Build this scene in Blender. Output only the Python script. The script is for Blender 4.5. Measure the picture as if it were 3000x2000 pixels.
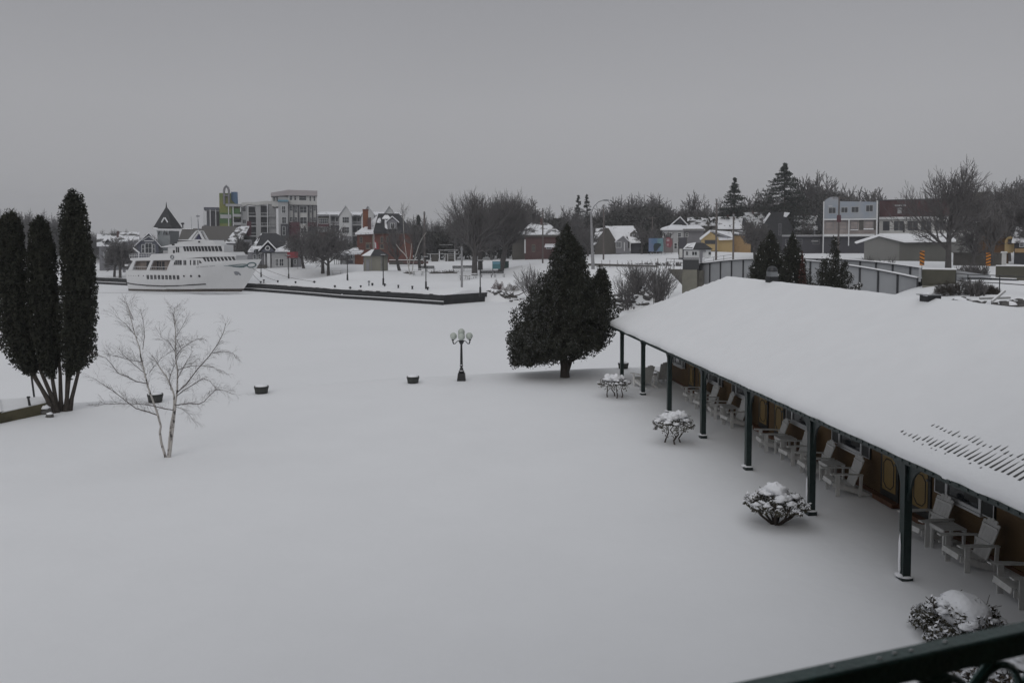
import bpy, math, random
import numpy as np
from math import radians as rad, sin, cos, pi
from mathutils import Vector, noise

for _o in list(bpy.data.objects):
    bpy.data.objects.remove(_o)
SC = bpy.context.scene
COL = SC.collection

# ------------------------------------------------------------------ camera, sky, sun, exposure
H = 6.2                      # eye above the lawn, metres
FPX, PITCH, CYP = 2400.0, rad(2.5), 821.8
cd = bpy.data.cameras.new("camera"); cam = bpy.data.objects.new("camera", cd); COL.objects.link(cam)
cam.location = (0, 0, H); cam.rotation_euler = (rad(90) - PITCH, 0, 0)
cd.sensor_width = 36; cd.lens = 36 * FPX / 3000; cd.shift_y = -(1000 - CYP) / 3000
cd.clip_start = 0.05; cd.clip_end = 6000
cd.dof.use_dof = True; cd.dof.focus_distance = 45; cd.dof.aperture_fstop = 3.6
SC.camera = cam
SC.view_settings.view_transform = 'Standard'; SC.view_settings.look = 'None'
SC.view_settings.exposure = 0.16; SC.view_settings.gamma = 1.0
SUN_EL, SUN_AZ = rad(28), rad(200)
W = bpy.data.worlds.new("World"); SC.world = W; W.use_nodes = True
nt = W.node_tree; nt.nodes.clear()
N = nt.nodes.new; L = nt.links.new
out = N('ShaderNodeOutputWorld'); bg = N('ShaderNodeBackground'); bg.inputs['Strength'].default_value = 0.10
sky = N('ShaderNodeTexSky'); sky.sky_type = 'NISHITA'; sky.sun_disc = False
sky.sun_elevation = SUN_EL; sky.sun_rotation = SUN_AZ; sky.dust_density = 4; sky.air_density = 1
hs = N('ShaderNodeHueSaturation'); hs.inputs['Saturation'].default_value = 0.12
L(sky.outputs[0], hs.inputs['Color'])
# overcast deck: brighter towards the zenith, dim grey near the horizon
tc = N('ShaderNodeTexCoord'); sx = N('ShaderNodeSeparateXYZ'); L(tc.outputs['Generated'], sx.inputs[0])
rp = N('ShaderNodeValToRGB'); L(sx.outputs['Z'], rp.inputs[0])
e = rp.color_ramp.elements
e[0].position = 0.0; e[0].color = (0.345, 0.348, 0.362, 1)
e[1].position = 1.0; e[1].color = (0.60, 0.61, 0.63, 1)
m_ = rp.color_ramp.elements.new(0.16); m_.color = (0.328, 0.330, 0.346, 1)
m_ = rp.color_ramp.elements.new(0.30); m_.color = (0.262, 0.264, 0.282, 1)
m_ = rp.color_ramp.elements.new(0.45); m_.color = (0.34, 0.345, 0.362, 1)
nz = N('ShaderNodeTexNoise'); nz.inputs['Scale'].default_value = 1.3; nz.inputs['Detail'].default_value = 3
L(tc.outputs['Generated'], nz.inputs['Vector'])
mr = N('ShaderNodeMapRange'); mr.inputs['To Min'].default_value = 9.1; mr.inputs['To Max'].default_value = 10.9
L(nz.outputs['Fac'], mr.inputs['Value'])
sc_ = N('ShaderNodeVectorMath'); sc_.operation = 'SCALE'; L(rp.outputs[0], sc_.inputs[0]); L(mr.outputs[0], sc_.inputs['Scale'])
mx = N('ShaderNodeMix'); mx.data_type = 'RGBA'; mx.inputs['Factor'].default_value = 0.96
L(hs.outputs[0], mx.inputs['A']); L(sc_.outputs[0], mx.inputs['B']); L(mx.outputs['Result'], bg.inputs['Color'])
L(bg.outputs[0], out.inputs[0])
sd = bpy.data.lights.new("sun", 'SUN'); sd.energy = 0.5; sd.angle = rad(35); sd.color = (1.0, 0.97, 0.93)
sun = bpy.data.objects.new("sun", sd); COL.objects.link(sun)
sun.rotation_euler = (rad(90) - SUN_EL, 0, rad(180) - SUN_AZ)

# ------------------------------------------------------------------ picture geometry -> world points
def ray(px, py):
    a, b = (px - 1500) / FPX, (py - CYP) / FPX
    return Vector((a, cos(PITCH) - b * sin(PITCH), -sin(PITCH) - b * cos(PITCH)))
def at(px, py, Y):
    r = ray(px, py); return Vector((0, 0, H)) + r * (Y / r.y)
def onz(px, py, z):
    r = ray(px, py); return Vector((0, 0, H)) + r * ((z - H) / r.z)

# ------------------------------------------------------------------ materials
MT = {}
def mat(name, col, rough=0.8, metal=0.0, var=0.0, vscale=3.0, bump=0.0, bscale=20.0, col2=None, thr=None, spec=None, stripes=None, warp=0.0):
    m = bpy.data.materials.new(name); m.use_nodes = True; t = m.node_tree
    b = t.nodes['Principled BSDF']; b.inputs['Roughness'].default_value = rough; b.inputs['Metallic'].default_value = metal
    if spec is not None: b.inputs['Specular IOR Level'].default_value = spec
    b.inputs['Base Color'].default_value = (*col, 1)
    tcn = t.nodes.new('ShaderNodeTexCoord')
    if var or col2:
        n = t.nodes.new('ShaderNodeTexNoise'); n.inputs['Scale'].default_value = vscale; n.inputs['Detail'].default_value = 6
        n.inputs['Roughness'].default_value = 0.65
        t.links.new(tcn.outputs['Object'], n.inputs['Vector'])
        r = t.nodes.new('ShaderNodeValToRGB'); t.links.new(n.outputs['Fac'], r.inputs[0])
        c2 = col2 or tuple(c * (1 - var) for c in col)
        c1 = col if col2 else tuple(min(1, c * (1 + var)) for c in col)
        if thr is not None:
            r.color_ramp.elements[0].position = thr - 0.04; r.color_ramp.elements[1].position = thr + 0.04
        else:
            r.color_ramp.elements[0].position = 0.3; r.color_ramp.elements[1].position = 0.7
        r.color_ramp.elements[0].color = (*c2, 1); r.color_ramp.elements[1].color = (*c1, 1)
        t.links.new(r.outputs[0], b.inputs['Base Color'])
    if stripes:      # boards or courses: a real surface pattern along z
        w = t.nodes.new('ShaderNodeTexWave'); w.bands_direction = stripes[0]; w.inputs['Scale'].default_value = stripes[1]
        w.inputs['Distortion'].default_value = warp; w.wave_profile = 'SAW'
        t.links.new(tcn.outputs['Object'], w.inputs['Vector'])
        bp = t.nodes.new('ShaderNodeBump'); bp.inputs['Strength'].default_value = 0.6; bp.inputs['Distance'].default_value = 0.03
        t.links.new(w.outputs['Fac'], bp.inputs['Height']); t.links.new(bp.outputs[0], b.inputs['Normal'])
    elif bump:
        n2 = t.nodes.new('ShaderNodeTexNoise'); n2.inputs['Scale'].default_value = bscale; n2.inputs['Detail'].default_value = 5
        t.links.new(tcn.outputs['Object'], n2.inputs['Vector'])
        bp = t.nodes.new('ShaderNodeBump'); bp.inputs['Strength'].default_value = bump; bp.inputs['Distance'].default_value = 0.05
        t.links.new(n2.outputs['Fac'], bp.inputs['Height']); t.links.new(bp.outputs[0], b.inputs['Normal'])
    MT[name] = m; return m
SN = (0.79, 0.80, 0.82)
mat('snow', SN, 0.7, var=0.02, vscale=0.35, bump=0.25, bscale=3.0, spec=0.2)
mat('snow_roof', SN, 0.7, var=0.02, vscale=1.2, bump=0.25, bscale=4.0, spec=0.2)
mat('snow_clump', (0.82, 0.83, 0.86), 0.7, bump=0.3, bscale=14, spec=0.2)
mat('ice_snow', (0.80, 0.81, 0.83), 0.65, var=0.035, vscale=0.03, bump=0.12, bscale=0.6, spec=0.25)
mat('slush', (0.16, 0.17, 0.18), 0.4, var=0.4, vscale=0.5)
mat('snow_patchy', (0.74, 0.75, 0.78), 0.75, col2=(0.06, 0.058, 0.058), thr=0.47, vscale=0.55)
mat('snow_mostly', (0.76, 0.77, 0.80), 0.75, col2=(0.12, 0.12, 0.12), thr=0.36, vscale=0.6)
mat('shingle_dark', (0.035, 0.036, 0.040), 0.9, var=0.25, vscale=2)
mat('shingle_brown', (0.050, 0.042, 0.040), 0.9, col2=(0.10, 0.095, 0.09), thr=0.66, vscale=0.7)
mat('green_paint', (0.007, 0.018, 0.017), 0.45, var=0.25, vscale=5, bump=0.15, bscale=30)
mat('green_rail', (0.034, 0.095, 0.086), 0.4, var=0.3, vscale=9, bump=0.2, bscale=60)
mat('black_iron', (0.010, 0.011, 0.013), 0.45, var=0.3, vscale=8)
mat('dark_metal', (0.028, 0.030, 0.034), 0.5, var=0.3, vscale=6)
mat('galv', (0.22, 0.23, 0.24), 0.45, metal=0.5, var=0.1)
mat('white_wood', (0.56, 0.56, 0.55), 0.6, var=0.10, vscale=9, bump=0.2, bscale=40)
mat('grey_wood', (0.30, 0.30, 0.30), 0.7, var=0.15, vscale=9, bump=0.2, bscale=40)
mat('mustard', (0.115, 0.068, 0.026), 0.8, var=0.18, vscale=1.2, bump=0.3, bscale=25)
mat('mustard_deep', (0.11, 0.05, 0.024), 0.8, var=0.2, vscale=2, stripes=('Z', 2.4))
mat('door_yellow', (0.22, 0.145, 0.045), 0.6, var=0.1)
mat('door_dark', (0.016, 0.018, 0.017), 0.5, var=0.2)
mat('glass', (0.020, 0.024, 0.028), 0.12, spec=0.6)
mat('glass_far', (0.028, 0.032, 0.038), 0.3, var=0.4, vscale=0.5)
mat('trim_white', (0.60, 0.61, 0.62), 0.6, var=0.05)
mat('soffit', (0.10, 0.10, 0.09), 0.8)
mat('globe', (0.42, 0.46, 0.42), 0.35, var=0.05)
mat('bark', (0.045, 0.038, 0.032), 0.95, var=0.35, vscale=6, bump=0.5, bscale=14)
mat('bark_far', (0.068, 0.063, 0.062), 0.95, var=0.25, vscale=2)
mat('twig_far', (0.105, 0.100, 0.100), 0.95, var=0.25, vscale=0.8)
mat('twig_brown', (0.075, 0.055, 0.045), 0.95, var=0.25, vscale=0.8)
mat('twig_haze', (0.115, 0.112, 0.114), 0.95, var=0.2, vscale=0.3)  # distant twigs, haze put into the colour by lightening it
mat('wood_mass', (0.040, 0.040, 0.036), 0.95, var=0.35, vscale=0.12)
mat('birch', (0.42, 0.40, 0.38), 0.8, col2=(0.045, 0.040, 0.038), thr=0.44, vscale=7)
mat('birch_twig', (0.075, 0.060, 0.055), 0.9, var=0.3, vscale=5)
mat('birch_pale', (0.36, 0.35, 0.33), 0.8, col2=(0.14, 0.135, 0.13), thr=0.38, vscale=3)
mat('cedar', (0.013, 0.016, 0.010), 0.9, col2=(0.027, 0.028, 0.017), vscale=2.2)
mat('cedar_frost', (0.10, 0.103, 0.105), 0.9, col2=(0.045, 0.046, 0.042), vscale=5)
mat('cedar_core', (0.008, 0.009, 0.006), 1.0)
mat('cedar_rust', (0.07, 0.025, 0.018), 0.9, var=0.3)
mat('conifer_far', (0.022, 0.030, 0.022), 0.95, var=0.35, vscale=0.7)
mat('shrub_leaf', (0.040, 0.038, 0.030), 0.8, col2=(0.085, 0.075, 0.045), vscale=9)
mat('shrub_brown', (0.11, 0.075, 0.05), 0.9, col2=(0.05, 0.05, 0.03), vscale=7)
mat('stem', (0.045, 0.034, 0.028), 0.9, var=0.3, vscale=12)
mat('tub', (0.045, 0.048, 0.044), 0.8, var=0.25, vscale=8, bump=0.4, bscale=25)
mat('timber_olive', (0.085, 0.075, 0.042), 0.9, var=0.4, vscale=1.5, stripes=('Z', 3.0))
mat('stone', (0.13, 0.125, 0.11), 0.95, var=0.4, vscale=0.9, bump=0.8, bscale=3)
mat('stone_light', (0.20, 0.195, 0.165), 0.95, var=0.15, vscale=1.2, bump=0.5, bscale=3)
mat('rock', (0.085, 0.082, 0.08), 0.95, var=0.4, vscale=2, bump=0.8, bscale=5)
mat('seawall', (0.018, 0.019, 0.021), 0.8, var=0.5, vscale=0.8, bump=0.5, bscale=3)
mat('ship_white', (0.60, 0.605, 0.615), 0.4, var=0.05, vscale=0.35)
mat('ship_boot', (0.085, 0.080, 0.060), 0.7, col2=(0.035, 0.022, 0.024), vscale=0.5)
mat('ship_dark', (0.012, 0.013, 0.016), 0.25)
mat('ship_inside', (0.20, 0.165, 0.145), 0.7, var=0.3, vscale=0.8)
mat('ship_teal', (0.015, 0.075, 0.085), 0.5)
mat('ship_grey', (0.20, 0.21, 0.23), 0.5)
mat('ship_blue', (0.030, 0.028, 0.075), 0.3)
mat('rope', (0.12, 0.115, 0.11), 0.9)
mat('brick', (0.125, 0.050, 0.038), 0.9, var=0.3, vscale=1.2, bump=0.4, bscale=6)
mat('brick_dull', (0.098, 0.056, 0.054), 0.9, var=0.25, vscale=1.0, bump=0.4, bscale=6)
mat('brick_orange', (0.18, 0.068, 0.036), 0.9, var=0.2)
mat('maroon', (0.085, 0.032, 0.042), 0.8, var=0.12)
mat('wine_brick', (0.070, 0.034, 0.036), 0.9, var=0.4, vscale=0.35)
mat('charcoal', (0.055, 0.055, 0.065), 0.8, var=0.1)
mat('blind', (0.10, 0.11, 0.12), 0.6)
mat('siding_white', (0.60, 0.61, 0.62), 0.75, var=0.05, vscale=0.6, stripes=('Z', 2.0))
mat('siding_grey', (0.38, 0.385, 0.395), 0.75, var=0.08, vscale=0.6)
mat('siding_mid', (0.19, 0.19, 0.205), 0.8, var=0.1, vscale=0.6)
mat('siding_brown', (0.085, 0.080, 0.072), 0.85, var=0.15, stripes=('Z', 2.0))
mat('slate_blue', (0.085, 0.090, 0.115), 0.8, var=0.1)
mat('tower_shingle', (0.27, 0.29, 0.30), 0.85, var=0.1, vscale=1.5, stripes=('Z', 2.2))
mat('pinkish', (0.38, 0.35, 0.36), 0.8, var=0.04)
mat('lime', (0.23, 0.21, 0.055), 0.8, col2=(0.085, 0.17, 0.06), vscale=0.12)
mat('leafgreen', (0.065, 0.14, 0.05), 0.8, var=0.3, vscale=0.5)
mat('blue_panel', (0.085, 0.15, 0.25), 0.8, var=0.15)
mat('teal_cap', (0.12, 0.25, 0.33), 0.8)
mat('yellow_paint', (0.42, 0.31, 0.15), 0.8, var=0.06, stripes=('Z', 2.0))
mat('tan_paint', (0.30, 0.20, 0.10), 0.85, var=0.2)
mat('orange_paint', (0.12, 0.065, 0.03), 0.85, var=0.35, vscale=0.4)
mat('pale_blue', (0.23, 0.28, 0.35), 0.8, col2=(0.36, 0.36, 0.365), vscale=0.22)
mat('stucco_pink', (0.27, 0.235, 0.225), 0.85, var=0.3, vscale=0.4)
mat('cream', (0.52, 0.52, 0.51), 0.8, var=0.08)
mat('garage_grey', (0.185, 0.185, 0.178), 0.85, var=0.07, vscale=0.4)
mat('garage_shaded', (0.115, 0.115, 0.105), 0.85, var=0.1, vscale=0.4)  # garage grey darkened for the side turned from the light
mat('panel_grey', (0.30, 0.31, 0.325), 0.7, var=0.07, vscale=0.5)
mat('olive_block', (0.075, 0.072, 0.055), 0.9, var=0.2, vscale=0.7)
mat('red_sign', (0.25, 0.035, 0.045), 0.6)
mat('teal_sign', (0.045, 0.14, 0.16), 0.6)
mat('bin_green', (0.02, 0.05, 0.045), 0.6)
mat('mural_blue', (0.05, 0.10, 0.22), 0.7, col2=(0.08, 0.2, 0.22), thr=0.5, vscale=0.7)
mat('mural_sky', (0.12, 0.16, 0.26), 0.7, var=0.2)
mat('mural_aqua', (0.12, 0.22, 0.24), 0.7, var=0.2)
mat('mural_dark', (0.015, 0.03, 0.035), 0.8)
mat('mural_pink', (0.19, 0.055, 0.07), 0.7, var=0.3, vscale=1.5)
mat('mural_grey', (0.15, 0.135, 0.135), 0.8, var=0.2)
mat('sign_orange', (0.45, 0.16, 0.012), 0.5)
mat('sign_black', (0.015, 0.013, 0.012), 0.5)
mat('flag_red', (0.22, 0.025, 0.03), 0.8)
mat('pole_wood', (0.12, 0.105, 0.10), 0.9, var=0.2, vscale=2)
mat('pole_grey', (0.24, 0.24, 0.25), 0.7, var=0.15)

# ------------------------------------------------------------------ mesh builder and object helpers
class MB:
    def __init__(s): s.v = []; s.f = []; s.mi = []; s.m = 0
    def mt(s, i): s.m = i; return s
    def poly(s, pts):
        n = len(s.v); s.v += [tuple(p) for p in pts]; s.f.append(tuple(range(n, n + len(pts)))); s.mi.append(s.m); return s
    def raw(s, verts, faces):
        n = len(s.v); s.v += [tuple(p) for p in verts]
        for f in faces: s.f.append(tuple(i + n for i in f)); s.mi.append(s.m)
        return s
    def box(s, x0, y0, z0, x1, y1, z1):
        x0, x1 = sorted((x0, x1)); y0, y1 = sorted((y0, y1)); z0, z1 = sorted((z0, z1))
        return s.raw([(x0,y0,z0),(x1,y0,z0),(x1,y1,z0),(x0,y1,z0),(x0,y0,z1),(x1,y0,z1),(x1,y1,z1),(x0,y1,z1)],
                     [(0,3,2,1),(4,5,6,7),(0,1,5,4),(1,2,6,5),(2,3,7,6),(3,0,4,7)])
    def extr(s, pts, vec):
        vec = Vector(vec); n = len(pts); a = [Vector(p) for p in pts]; b = [p + vec for p in a]
        fs = [tuple(range(n))[::-1], tuple(range(n, 2 * n))] + [(i, (i + 1) % n, n + (i + 1) % n, n + i) for i in range(n)]
        return s.raw(a + b, fs)
    def tube(s, pts, rads, n=6, cap=True):
        pts = [Vector(p) for p in pts]; k = len(pts)
        if not hasattr(rads, '__len__'): rads = [rads] * k
        vs = []
        for i, p in enumerate(pts):
            d = (pts[min(i + 1, k - 1)] - pts[max(i - 1, 0)])
            if d.length < 1e-9: d = Vector((0, 0, 1))
            d.normalize(); u = d.cross(Vector((0.13, 0.97, 0.21)) if abs(d.y) < 0.8 else Vector((1, 0.1, 0))); u.normalize(); w = d.cross(u)
            for j in range(n):
                a = 2 * pi * j / n; vs.append(p + (u * cos(a) + w * sin(a)) * rads[i])
        fs = [(i * n + j, i * n + (j + 1) % n, (i + 1) * n + (j + 1) % n, (i + 1) * n + j) for i in range(k - 1) for j in range(n)]
        if cap: fs += [tuple(range(n))[::-1], tuple(range((k - 1) * n, k * n))]
        return s.raw(vs, fs)
    def lathe(s, prof, cx=0, cy=0, n=16):
        vs = [(cx + r * cos(2 * pi * j / n), cy + r * sin(2 * pi * j / n), z) for r, z in prof for j in range(n)]; k = len(prof)
        fs = [(i * n + j, i * n + (j + 1) % n, (i + 1) * n + (j + 1) % n, (i + 1) * n + j) for i in range(k - 1) for j in range(n)]
        fs += [tuple(range(n))[::-1], tuple(range((k - 1) * n, k * n))]
        return s.raw(vs, fs)
    def blob(s, c, r, nz=0.25, fr=2.0, seed=0, nu=14, nv=9, flat=0.0):
        vs = []
        for i in range(nv + 1):
            th = pi * i / nv
            for j in range(nu):
                ph = 2 * pi * j / nu; d = Vector((sin(th) * cos(ph), sin(th) * sin(ph), cos(th)))
                k = 1 + nz * noise.noise(d * fr + Vector((seed, seed * .7, 0)))
                z = d.z * k * r[2]
                if flat and z < 0: z *= flat
                vs.append((c[0] + d.x * k * r[0], c[1] + d.y * k * r[1], c[2] + z))
        fs = [(i * nu + j, (i + 1) * nu + j, (i + 1) * nu + (j + 1) % nu, i * nu + (j + 1) % nu) for i in range(nv) for j in range(nu)]
        return s.raw(vs, fs)
    def cloud(s, C, size, aspect, rng, droop=0.0, var=0.5):
        """many small leaf sprays centred on the points C"""
        C = np.asarray(C, float); n = len(C)
        a = rng.normal(size=(n, 3)); a[:, 2] -= droop; a /= np.linalg.norm(a, axis=1)[:, None]
        b = rng.normal(size=(n, 3)); b -= (a * b).sum(1)[:, None] * a; b /= np.linalg.norm(b, axis=1)[:, None]
        l = size * (1 - var / 2 + var * rng.random(n))[:, None]; w = l * aspect
        q = np.stack([C - a * l * .5, C + b * w * .5, C + a * l * .5, C - b * w * .5], 1).reshape(-1, 3)
        k = len(s.v); s.v += list(map(tuple, q.tolist()))
        s.f += [(k + 4 * i, k + 4 * i + 1, k + 4 * i + 2, k + 4 * i + 3) for i in range(n)]; s.mi += [s.m] * n; return s
    def build(s, name, mats, parent=None, smooth=False, label=None):
        me = bpy.data.meshes.new(name); me.from_pydata(s.v, [], s.f)
        if isinstance(mats, str): mats = [mats]
        for m in mats: me.materials.append(MT[m])
        if len(mats) > 1: me.polygons.foreach_set('material_index', s.mi)
        if smooth: me.polygons.foreach_set('use_smooth', [True] * len(s.f))
        me.update(); o = bpy.data.objects.new(name, me); COL.objects.link(o)
        if parent: o.parent = parent
        if label: o['label'] = label
        return o
def tag(o, label, cat=None, group=None, kind=None):
    if label: o['label'] = label
    if cat: o['category'] = cat
    if group: o['group'] = group
    if kind: o['kind'] = kind
    return o
def thing(name, label, cat, loc=(0, 0, 0), rz=0, group=None, s=1.0):
    o = bpy.data.objects.new(name, None); COL.objects.link(o); o.empty_display_size = 0.2
    o.location = loc; o.rotation_euler = (0, 0, rz); o.scale = (s, s, s) if not hasattr(s, '__len__') else s
    return tag(o, label, cat, group)
def struct(o): o['kind'] = 'structure'; return o
def clone(root, label, loc, rz=0, s=1.0, group=None):
    r = root.copy(); COL.objects.link(r); r.location = loc; r.rotation_euler = (0, 0, rz)
    r.scale = (s, s, s) if not hasattr(s, '__len__') else s
    if label: r['label'] = label
    if group: r['group'] = group
    for c in list(root.children):
        d = c.copy(); COL.objects.link(d); d.parent = r
        for g in list(c.children):
            h = g.copy(); COL.objects.link(h); h.parent = d
    return r

# ------------------------------------------------------------------ terrain
SH = [(-900,190,-.5),(0,178,-.5),(290,164,-.6),(372,158,-.6),(560,150,-.5),(710,141,-.45),(1000,120,-.42),(1300,106.5,-.4),(1430,113,-.4),
      (1500,111.5,-1.5),(1600,106,-1.5),(1700,101,-1.5),(1800,97,-1.5),(1900,97,-1.3),(2000,93,-.6),(2100,88,.2),(2300,70,.5),(2600,50,1.5),(2800,44,2.6),(4000,38,2.6)]
CT = [(400,185,.2),(300,176,-.3),(150,190,0),(500,190,.6),(640,185,1.2),(760,165,1.45),(850,165,1.6),(765,150,.3),(1000,172,2.1),(1018,133,.4),(846,150,-.1),
      (1100,145,1.65),(1123,119,.35),(1203,140,.9),(1248,113,.15),(1353,112,.5),(1407,104,-.2),(1280,150,1.3),(1400,140,1.0),(1450,125,1.2),
      (1480,155,1.7),(1300,195,2.4),(1600,150,2.8),(1600,175,3.2),(1740,115,2.8),(1740,108,1.4),(1820,120,3.1),(1925,120,3.1),(1860,110,1.7),(1740,185,4.0),(1740,150,3.5),(1880,150,3.6),(1900,185,4.1),
      (2000,180,4.5),(2100,170,4.7),(1950,102,.5),(1880,103,.3),(1800,102,-.3),(2000,110,2.4),(2350,110,3.5),(2450,140,4.0),(2650,120,3.8),(2900,100,3.5),(2950,62,3.4),
      (2850,53,3.0),(3300,60,3.4),(2500,165,4.5),(2800,170,4.6),(3200,170,4.8),(1150,185,2.2),(1300,127,.6),(900,135,-.1)]
for q in range(-800, 4001, 400):
    CT += [(q, 260, 3.2 + q / 2500), (q, 400, 5 + q / 1500), (q, 640, 8 + q / 800)]
_C = np.array([((p - 1500) / FPX * Y, Y, z) for p, Y, z in SH + CT])
def tz(X, Y):
    d2 = (_C[:, 0] - X) ** 2 + (_C[:, 1] - Y) ** 2 + 4.0
    w = d2 ** -1.75
    return float((w * _C[:, 2]).sum() / w.sum())
def shoreY(px): return float(np.interp(px, [a[0] for a in SH], [a[1] for a in SH]))
def shorez(px): return float(np.interp(px, [a[0] for a in SH], [a[2] for a in SH]))
ICE = -1.6
def ground():
    mb = MB(); cols = list(range(-900, 4001, 20)); ts = [0] + list(np.linspace(0.004, 1, 64) ** 2.1)
    nr = len(ts) + 1
    for px in cols:
        ys = shoreY(px); a = (px - 1500) / FPX
        wall = 250 <= px <= 1430
        mb.v.append((a * (ys + (0 if wall else -.6)), ys + (0 if wall else -.6), ICE - .3))
        for i, t in enumerate(ts):
            Y = ys + t * (760 - ys) + (0.05 if wall and i == 0 else 0); X = a * Y
            z = tz(X, Y) * 1.0
            if i == 0: z = shorez(px)
            z += 0.12 * noise.noise(Vector((X * .12, Y * .12, 0))) * min(1, i / 4)
            mb.v.append((X, Y, z))
    for c in range(len(cols) - 1):
        for r in range(nr - 1):
            a = c * nr + r; mb.f.append((a, a + nr, a + nr + 1, a + 1)); mb.mi.append(0)
    return struct(mb.build('snowy_ground', 'snow', smooth=True))
ground()
def base(px, py, Y): # a point on a given picture column at depth Y, put on the terrain
    p = at(px, py, Y); return Vector((p.x, Y, tz(p.x, Y)))
# frozen river, wide enough to reach the horizon
mb = MB(); mb.poly([(-1000, -40, ICE), (1000, -40, ICE), (1000, 1000, ICE), (-1000, 1000, ICE)])
struct(mb.build('frozen_river', 'ice_snow'))
# dark slush line where the ice has opened in front of the ship
def strip(pl, hw, z):
    mb = MB(); P = [onz(a, b, z) for a, b in pl]
    for i in range(len(P) - 1):
        w0 = hw[i]; w1 = hw[i + 1]
        mb.poly([(P[i].x, P[i].y - w0, z), (P[i+1].x, P[i+1].y - w1, z), (P[i+1].x, P[i+1].y + w1, z), (P[i].x, P[i].y + w0, z)])
    return struct(mb.build('ice_crack', 'slush'))
strip([(285,857),(400,858),(480,860),(560,860),(600,862),(680,862),(740,860)], [.35,.3,.35,.6,1.0,.9,.05], ICE + .004)

strip([(374,853.5),(450,854.5),(560,857),(640,859),(700,858.5),(716,857)], [.3,.45,.6,.8,.7,.1], ICE + .008)
# lawn: one rolling sheet ending in a bank down to the ice
LE = [(-1500,1215),(-300,1190),(290,1168),(500,1152),(700,1138),(1000,1113),(1370,1091),(1500,1085),(1800,1070),(2300,1060)]
def lawn():
    mb = MB(); xs = np.linspace(-62, 62, 125); pts = [onz(a, b, 0) for a, b in LE]
    ex = [p.x for p in pts]; ey = [p.y for p in pts]; rows = list(np.linspace(-6, 1, 64))
    ed = [(-1.2, 0), (-.5, -.03), (0, -.10), (.5, -.45), (1.0, -.95), (1.6, -1.4), (2.6, -1.75)]
    nr = 64 + len(ed)
    for x in xs:
        Ye = float(np.interp(x, ex, ey)) + .35 * noise.noise(Vector((x * .25, 3, 0)))
        ys = np.linspace(-6, Ye - 2.2, 64)
        for y in ys:
            mb.v.append((x, y, 0.085 * noise.noise(Vector((x * .16, y * .16, 0))) + 0.026 * noise.noise(Vector((x * .7, y * .7, 5)))))
        for dy, z in ed:
            mb.v.append((x, Ye + dy, z + .03 * noise.noise(Vector((x * .5, dy, 1)))))
    for c in range(len(xs) - 1):
        for r in range(nr - 1):
            a = c * nr + r; mb.f.append((a, a + nr, a + nr + 1, a + 1)); mb.mi.append(0)
    return struct(mb.build('lawn', 'snow', smooth=True))
lawn()

# ------------------------------------------------------------------ motel wing with its snowy porch roof
ANG = math.atan(235 / 2400)
MO = Vector((7.25, 14.88, 0)); PS = 3.77
motel = thing('motel_building', 'long mustard motel wing with green porch posts under a deep snow covered roof', 'motel', MO, ANG)
def mw(x, y, z=0): # motel-local to world
    return Vector((MO.x + x * cos(ANG) - y * sin(ANG), MO.y + x * sin(ANG) + y * cos(ANG), z))
RX, RZ, EZ, LX, CY_ = 3.9, 4.87, 2.58, -0.32, 24.1
WX, WN, WF = 2.3, -9.5, 22.9
# roof snow: front slope with hip end, soft lip
def roofz(x, y):
    d = min(x - LX, CY_ - y, (8.1 - x)); d = max(0, d)
    return EZ + (RZ - EZ) * min(d, RX - LX) / (RX - LX)
def roof():
    mb = MB(); xs = [LX, LX + .05, LX + .14] + list(np.linspace(LX + .3, RX - .15, 26)) + [RX, RX + .15] + list(np.linspace(RX + .4, 8.1, 12))
    ys = list(np.linspace(WN - 1, CY_ - 2, 150)) + list(np.linspace(CY_ - 1.9, CY_, 20)); ny = len(ys)
    for x in xs:
        for y in ys:
            z = roofz(x, y) + .03 * noise.noise(Vector((x * .5, y * .5, 0))) + .012 * noise.noise(Vector((x * 2.2, y * 2.2, 3)))
            d = min(x - LX, CY_ - y)
            z -= .10 * max(0, 1 - d / .14) ** 2
            xx, yy = x, y
            if x <= LX + .06: xx += .03 * noise.noise(Vector((0, y * 2.3, 1))) + .035 * noise.noise(Vector((0, y * .8, 4)))
            mb.v.append((xx, yy, z))
    for i in range(len(xs) - 1):
        for j in range(ny - 1):
            a = i * ny + j; mb.f.append((a, a + ny, a + ny + 1, a + 1)); mb.mi.append(0)
    # lip of snow hanging over the eave
    n0 = len(mb.v)
    for j, y in enumerate(ys):
        x0, _, z0 = mb.v[j]
        mb.v.append((x0 + .02, y, z0 - .12 - .035 * noise.noise(Vector((0, y * 1.7, 2))) - .02 * noise.noise(Vector((0, y * 9, 2)))))
    for j in range(ny - 1):
        mb.f.append((n0 + j, j, j + 1, n0 + j + 1)); mb.mi.append(0)
    n1 = len(mb.v); top = [i * ny + ny - 1 for i in range(len(xs))]
    for i in top: x0, y0, z0 = mb.v[i]; mb.v.append((x0, y0, z0 - .12))
    for k in range(len(xs) - 1):
        mb.f.append((top[k], top[k + 1], n1 + k + 1, n1 + k)); mb.mi.append(0)
    mb.mt(1).raw(RIBS.v, RIBS.f)
    return mb.build('roof_snow', ['snow_roof', 'door_dark'], motel, smooth=True)
mb = MB()  # metal roof deck under the snow, with hip end, fascia beam
T = .17
def rz2(d): return EZ - T + (RZ - EZ) * d / (RX - LX)
a0 = (LX + .05, WN - 1, rz2(.05)); a1 = (LX + .05, CY_ - .06, rz2(.05)); a2 = (RX, CY_ - (RX - LX), rz2(RX - LX) - .05); a3 = (RX, WN - 1, rz2(RX - LX) - .05)
a4 = (8.05, CY_ - .06, rz2(.05)); a5 = (8.05, WN - 1, rz2(.05))
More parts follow.
